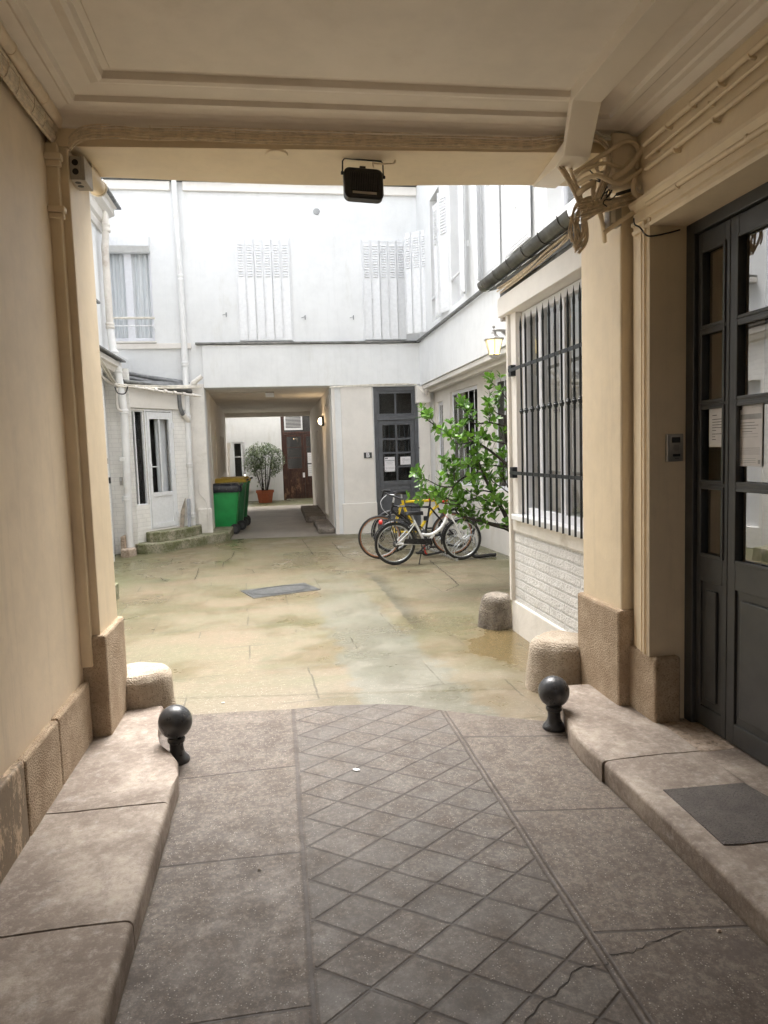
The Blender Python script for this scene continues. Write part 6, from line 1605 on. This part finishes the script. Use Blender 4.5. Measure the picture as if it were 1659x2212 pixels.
# bike rack
rk = thing('bike_rack', 'galvanised steel bicycle rack with hoops holding the bicycles', 'bike rack', (2.7, 10.3, 0))
ra, rb_ = [at(988, 1212, 'z', 0), at(1036, 1206.5, 'z', 0)], None
A0 = Vector((ra[0].x, ra[0].y, 0)); A1 = Vector((ra[1].x, ra[1].y, 0)); back = Vector((-.16, 1.5, 0))
m = MB()
for a in (A0, A1):
    m.hexa([a+Vector((-.02, 0, 0)), a+Vector((.02, 0, 0)), a+back+Vector((.02, 0, 0)), a+back+Vector((-.02, 0, 0))], [a+Vector((-.02, 0, .03)), a+Vector((.02, 0, .03)), a+back+Vector((.02, 0, .03)), a+back+Vector((-.02, 0, .03))])
m.build('rail', 'chrome', rk)
for i in range(8):
    f_ = (i//2)*.27+(i % 2)*.075+.05; a = A0+back*f_; b = A1+back*f_
    hm = MB(); hm.tube([a+Vector((0, 0, .02)), a+Vector((-.01, 0, .12)), a+Vector((.06, 0, .22)), a.lerp(b, .62)+Vector((0, 0, .33)), a.lerp(b, .82)+Vector((0, 0, .34)), b+Vector((-.03, 0, .26)), b+Vector((0, 0, .02))], .010, 8, smooth=4)
    hm.build('hoop', 'chrome', rk, smooth=True)
q = A1+Vector((.02, .02, 0))
m = MB(); m.tube([q+Vector((-.12, 0, .05)), q+Vector((-.06, -.02, .03)), q+Vector((.05, .0, .03)), q+Vector((.15, .05, .03)), q+Vector((.25, .05, .03))], .026, 8, smooth=4); m.tube([q+Vector((-.15, .02, .10)), q+Vector((-.13, .0, .05))], .028, 8)
tag(m.build('chain_lock', 'black', None, smooth=True), 'thick black fabric covered chain lock lying at the right end of the bike rack', 'bike lock')
m = MB(); q = at(880, 1200, 'z', 0)
q = at(905, 1188, 'z', 0); q.y = 10.6; m.tube([(2.10, 10.15, .10), (2.12, 10.15, .04), (2.22, 10.18, .03), (2.42, 10.2, .06)], .018, 8, smooth=4)
tag(m.build('cable_lock', 'black', None, smooth=True), 'black cable lock threaded low between the white bicycle and the rack', 'bike lock')
m = MB(); m.tube([(2.12, 10.12, .22), (2.13, 10.12, .08), (2.16, 10.14, .05)], .012, 8, smooth=3); tag(m.build('red_lock', 'red', None, smooth=True), 'short red lock hanging behind the crank of the white bicycle', 'bike lock')

# small litter and debris on the ground
def fleck(label, p, s_, mat, name='dry_leaf'):
    c = at(*p, 'z', .006); m = MB(); rr = random.Random(int(p[0])); n = 7
    m.add([c+Vector((math.cos(2*PI*i/n)*s_*rr.uniform(.6, 1.2), math.sin(2*PI*i/n)*s_*rr.uniform(.4, .9), rr.uniform(0, .004))) for i in range(n)]+[c+Vector((0, 0, .006))], [(i, (i+1) % n, n) for i in range(n)])
    tag(m.build(name, mat, None), label, 'litter')
fleck('tiny pale scrap on the diamond paving near the drain end', (770, 1663), .022, 'paper', 'litter')
fleck('small white flake on the wet floor behind the left guard stone', (482, 1518), .012, 'paper', 'litter')
fleck('tiny brown leaf lying on the left paving slabs in the foreground', (560, 1880), .010, 'wood')
fleck('pale dry leaf on the right slabs near the pavement kerb', (1553, 2012), .012, 'clay')

# cracks in the paving: thin open joints
M['crack'] = simple('dirt_in_cracks', (.025, .019, .014), .9)
def cracks(name, lines, w0, z=.0055):
    rr = random.Random(3); m = MB()
    for zf, pts in lines:
        P = [at(*zf(*p), 'z', z) for p in pts]; Q = []
        for a, b in zip(P[:-1], P[1:]):
            k = max(3, int((b-a).length/.03)); nn = Vector((-(b-a).y, (b-a).x, 0)).normalized()
            for i in range(k): Q.append(a.lerp(b, i/k)+nn*rr.uniform(-.009, .009)*(i > 0))
        Q.append(P[-1]); L = []; Rr = []
        for i, q in enumerate(Q):
            d = (Q[min(i+1, len(Q)-1)]-Q[max(i-1, 0)]).normalized(); nn = Vector((-d.y, d.x, 0)); ww = w0*rr.uniform(.4, 1.2)*(.25 if i in (0, len(Q)-1) else 1)
            L.append(q+nn*ww); Rr.append(q-nn*ww)
        m.loft([L, Rr], False)
    return struct(m.build(name, 'crack', None))
zb = Z(2000, 2500, 1.386); zm = Z(1000, 2600, 1.478); z6 = Z(1300, 1450, 1.659); z5b = Z(350, 1450, 1.659)
cracks('paving_cracks', [(zb, [(590, 1832), (680, 1818), (750, 1808), (800, 1780), (900, 1738), (1020, 1692)]), (zb, [(90, 2260), (190, 2150), (330, 2010), (450, 1895), (520, 1885), (600, 1880), (605, 1860)])], .0019)
cracks('courtyard_cracks', [(z5b, [(975, 1255), (960, 1290), (905, 1325), (895, 1358)]), (z5b, [(1045, 1368), (1095, 1378), (1108, 1398)]), (z5b, [(485, 1425), (500, 1440), (530, 1455)]), (z5b, [(570, 1300), (552, 1322)]), (z5b, [(1420, 1170), (1450, 1210), (1500, 1275)]), (z5b, [(740, 1360), (730, 1400), (710, 1440)]),
    (z6, [(690, 1310), (740, 1350), (785, 1385), (860, 1450), (888, 1478), (830, 1500), (805, 1515)]), (z6, [(45, 1190), (90, 1240), (125, 1285), (200, 1312)]), (z6, [(370, 1358), (470, 1362), (500, 1382)]), (z6, [(500, 1385), (560, 1390), (700, 1388)])], .0055)
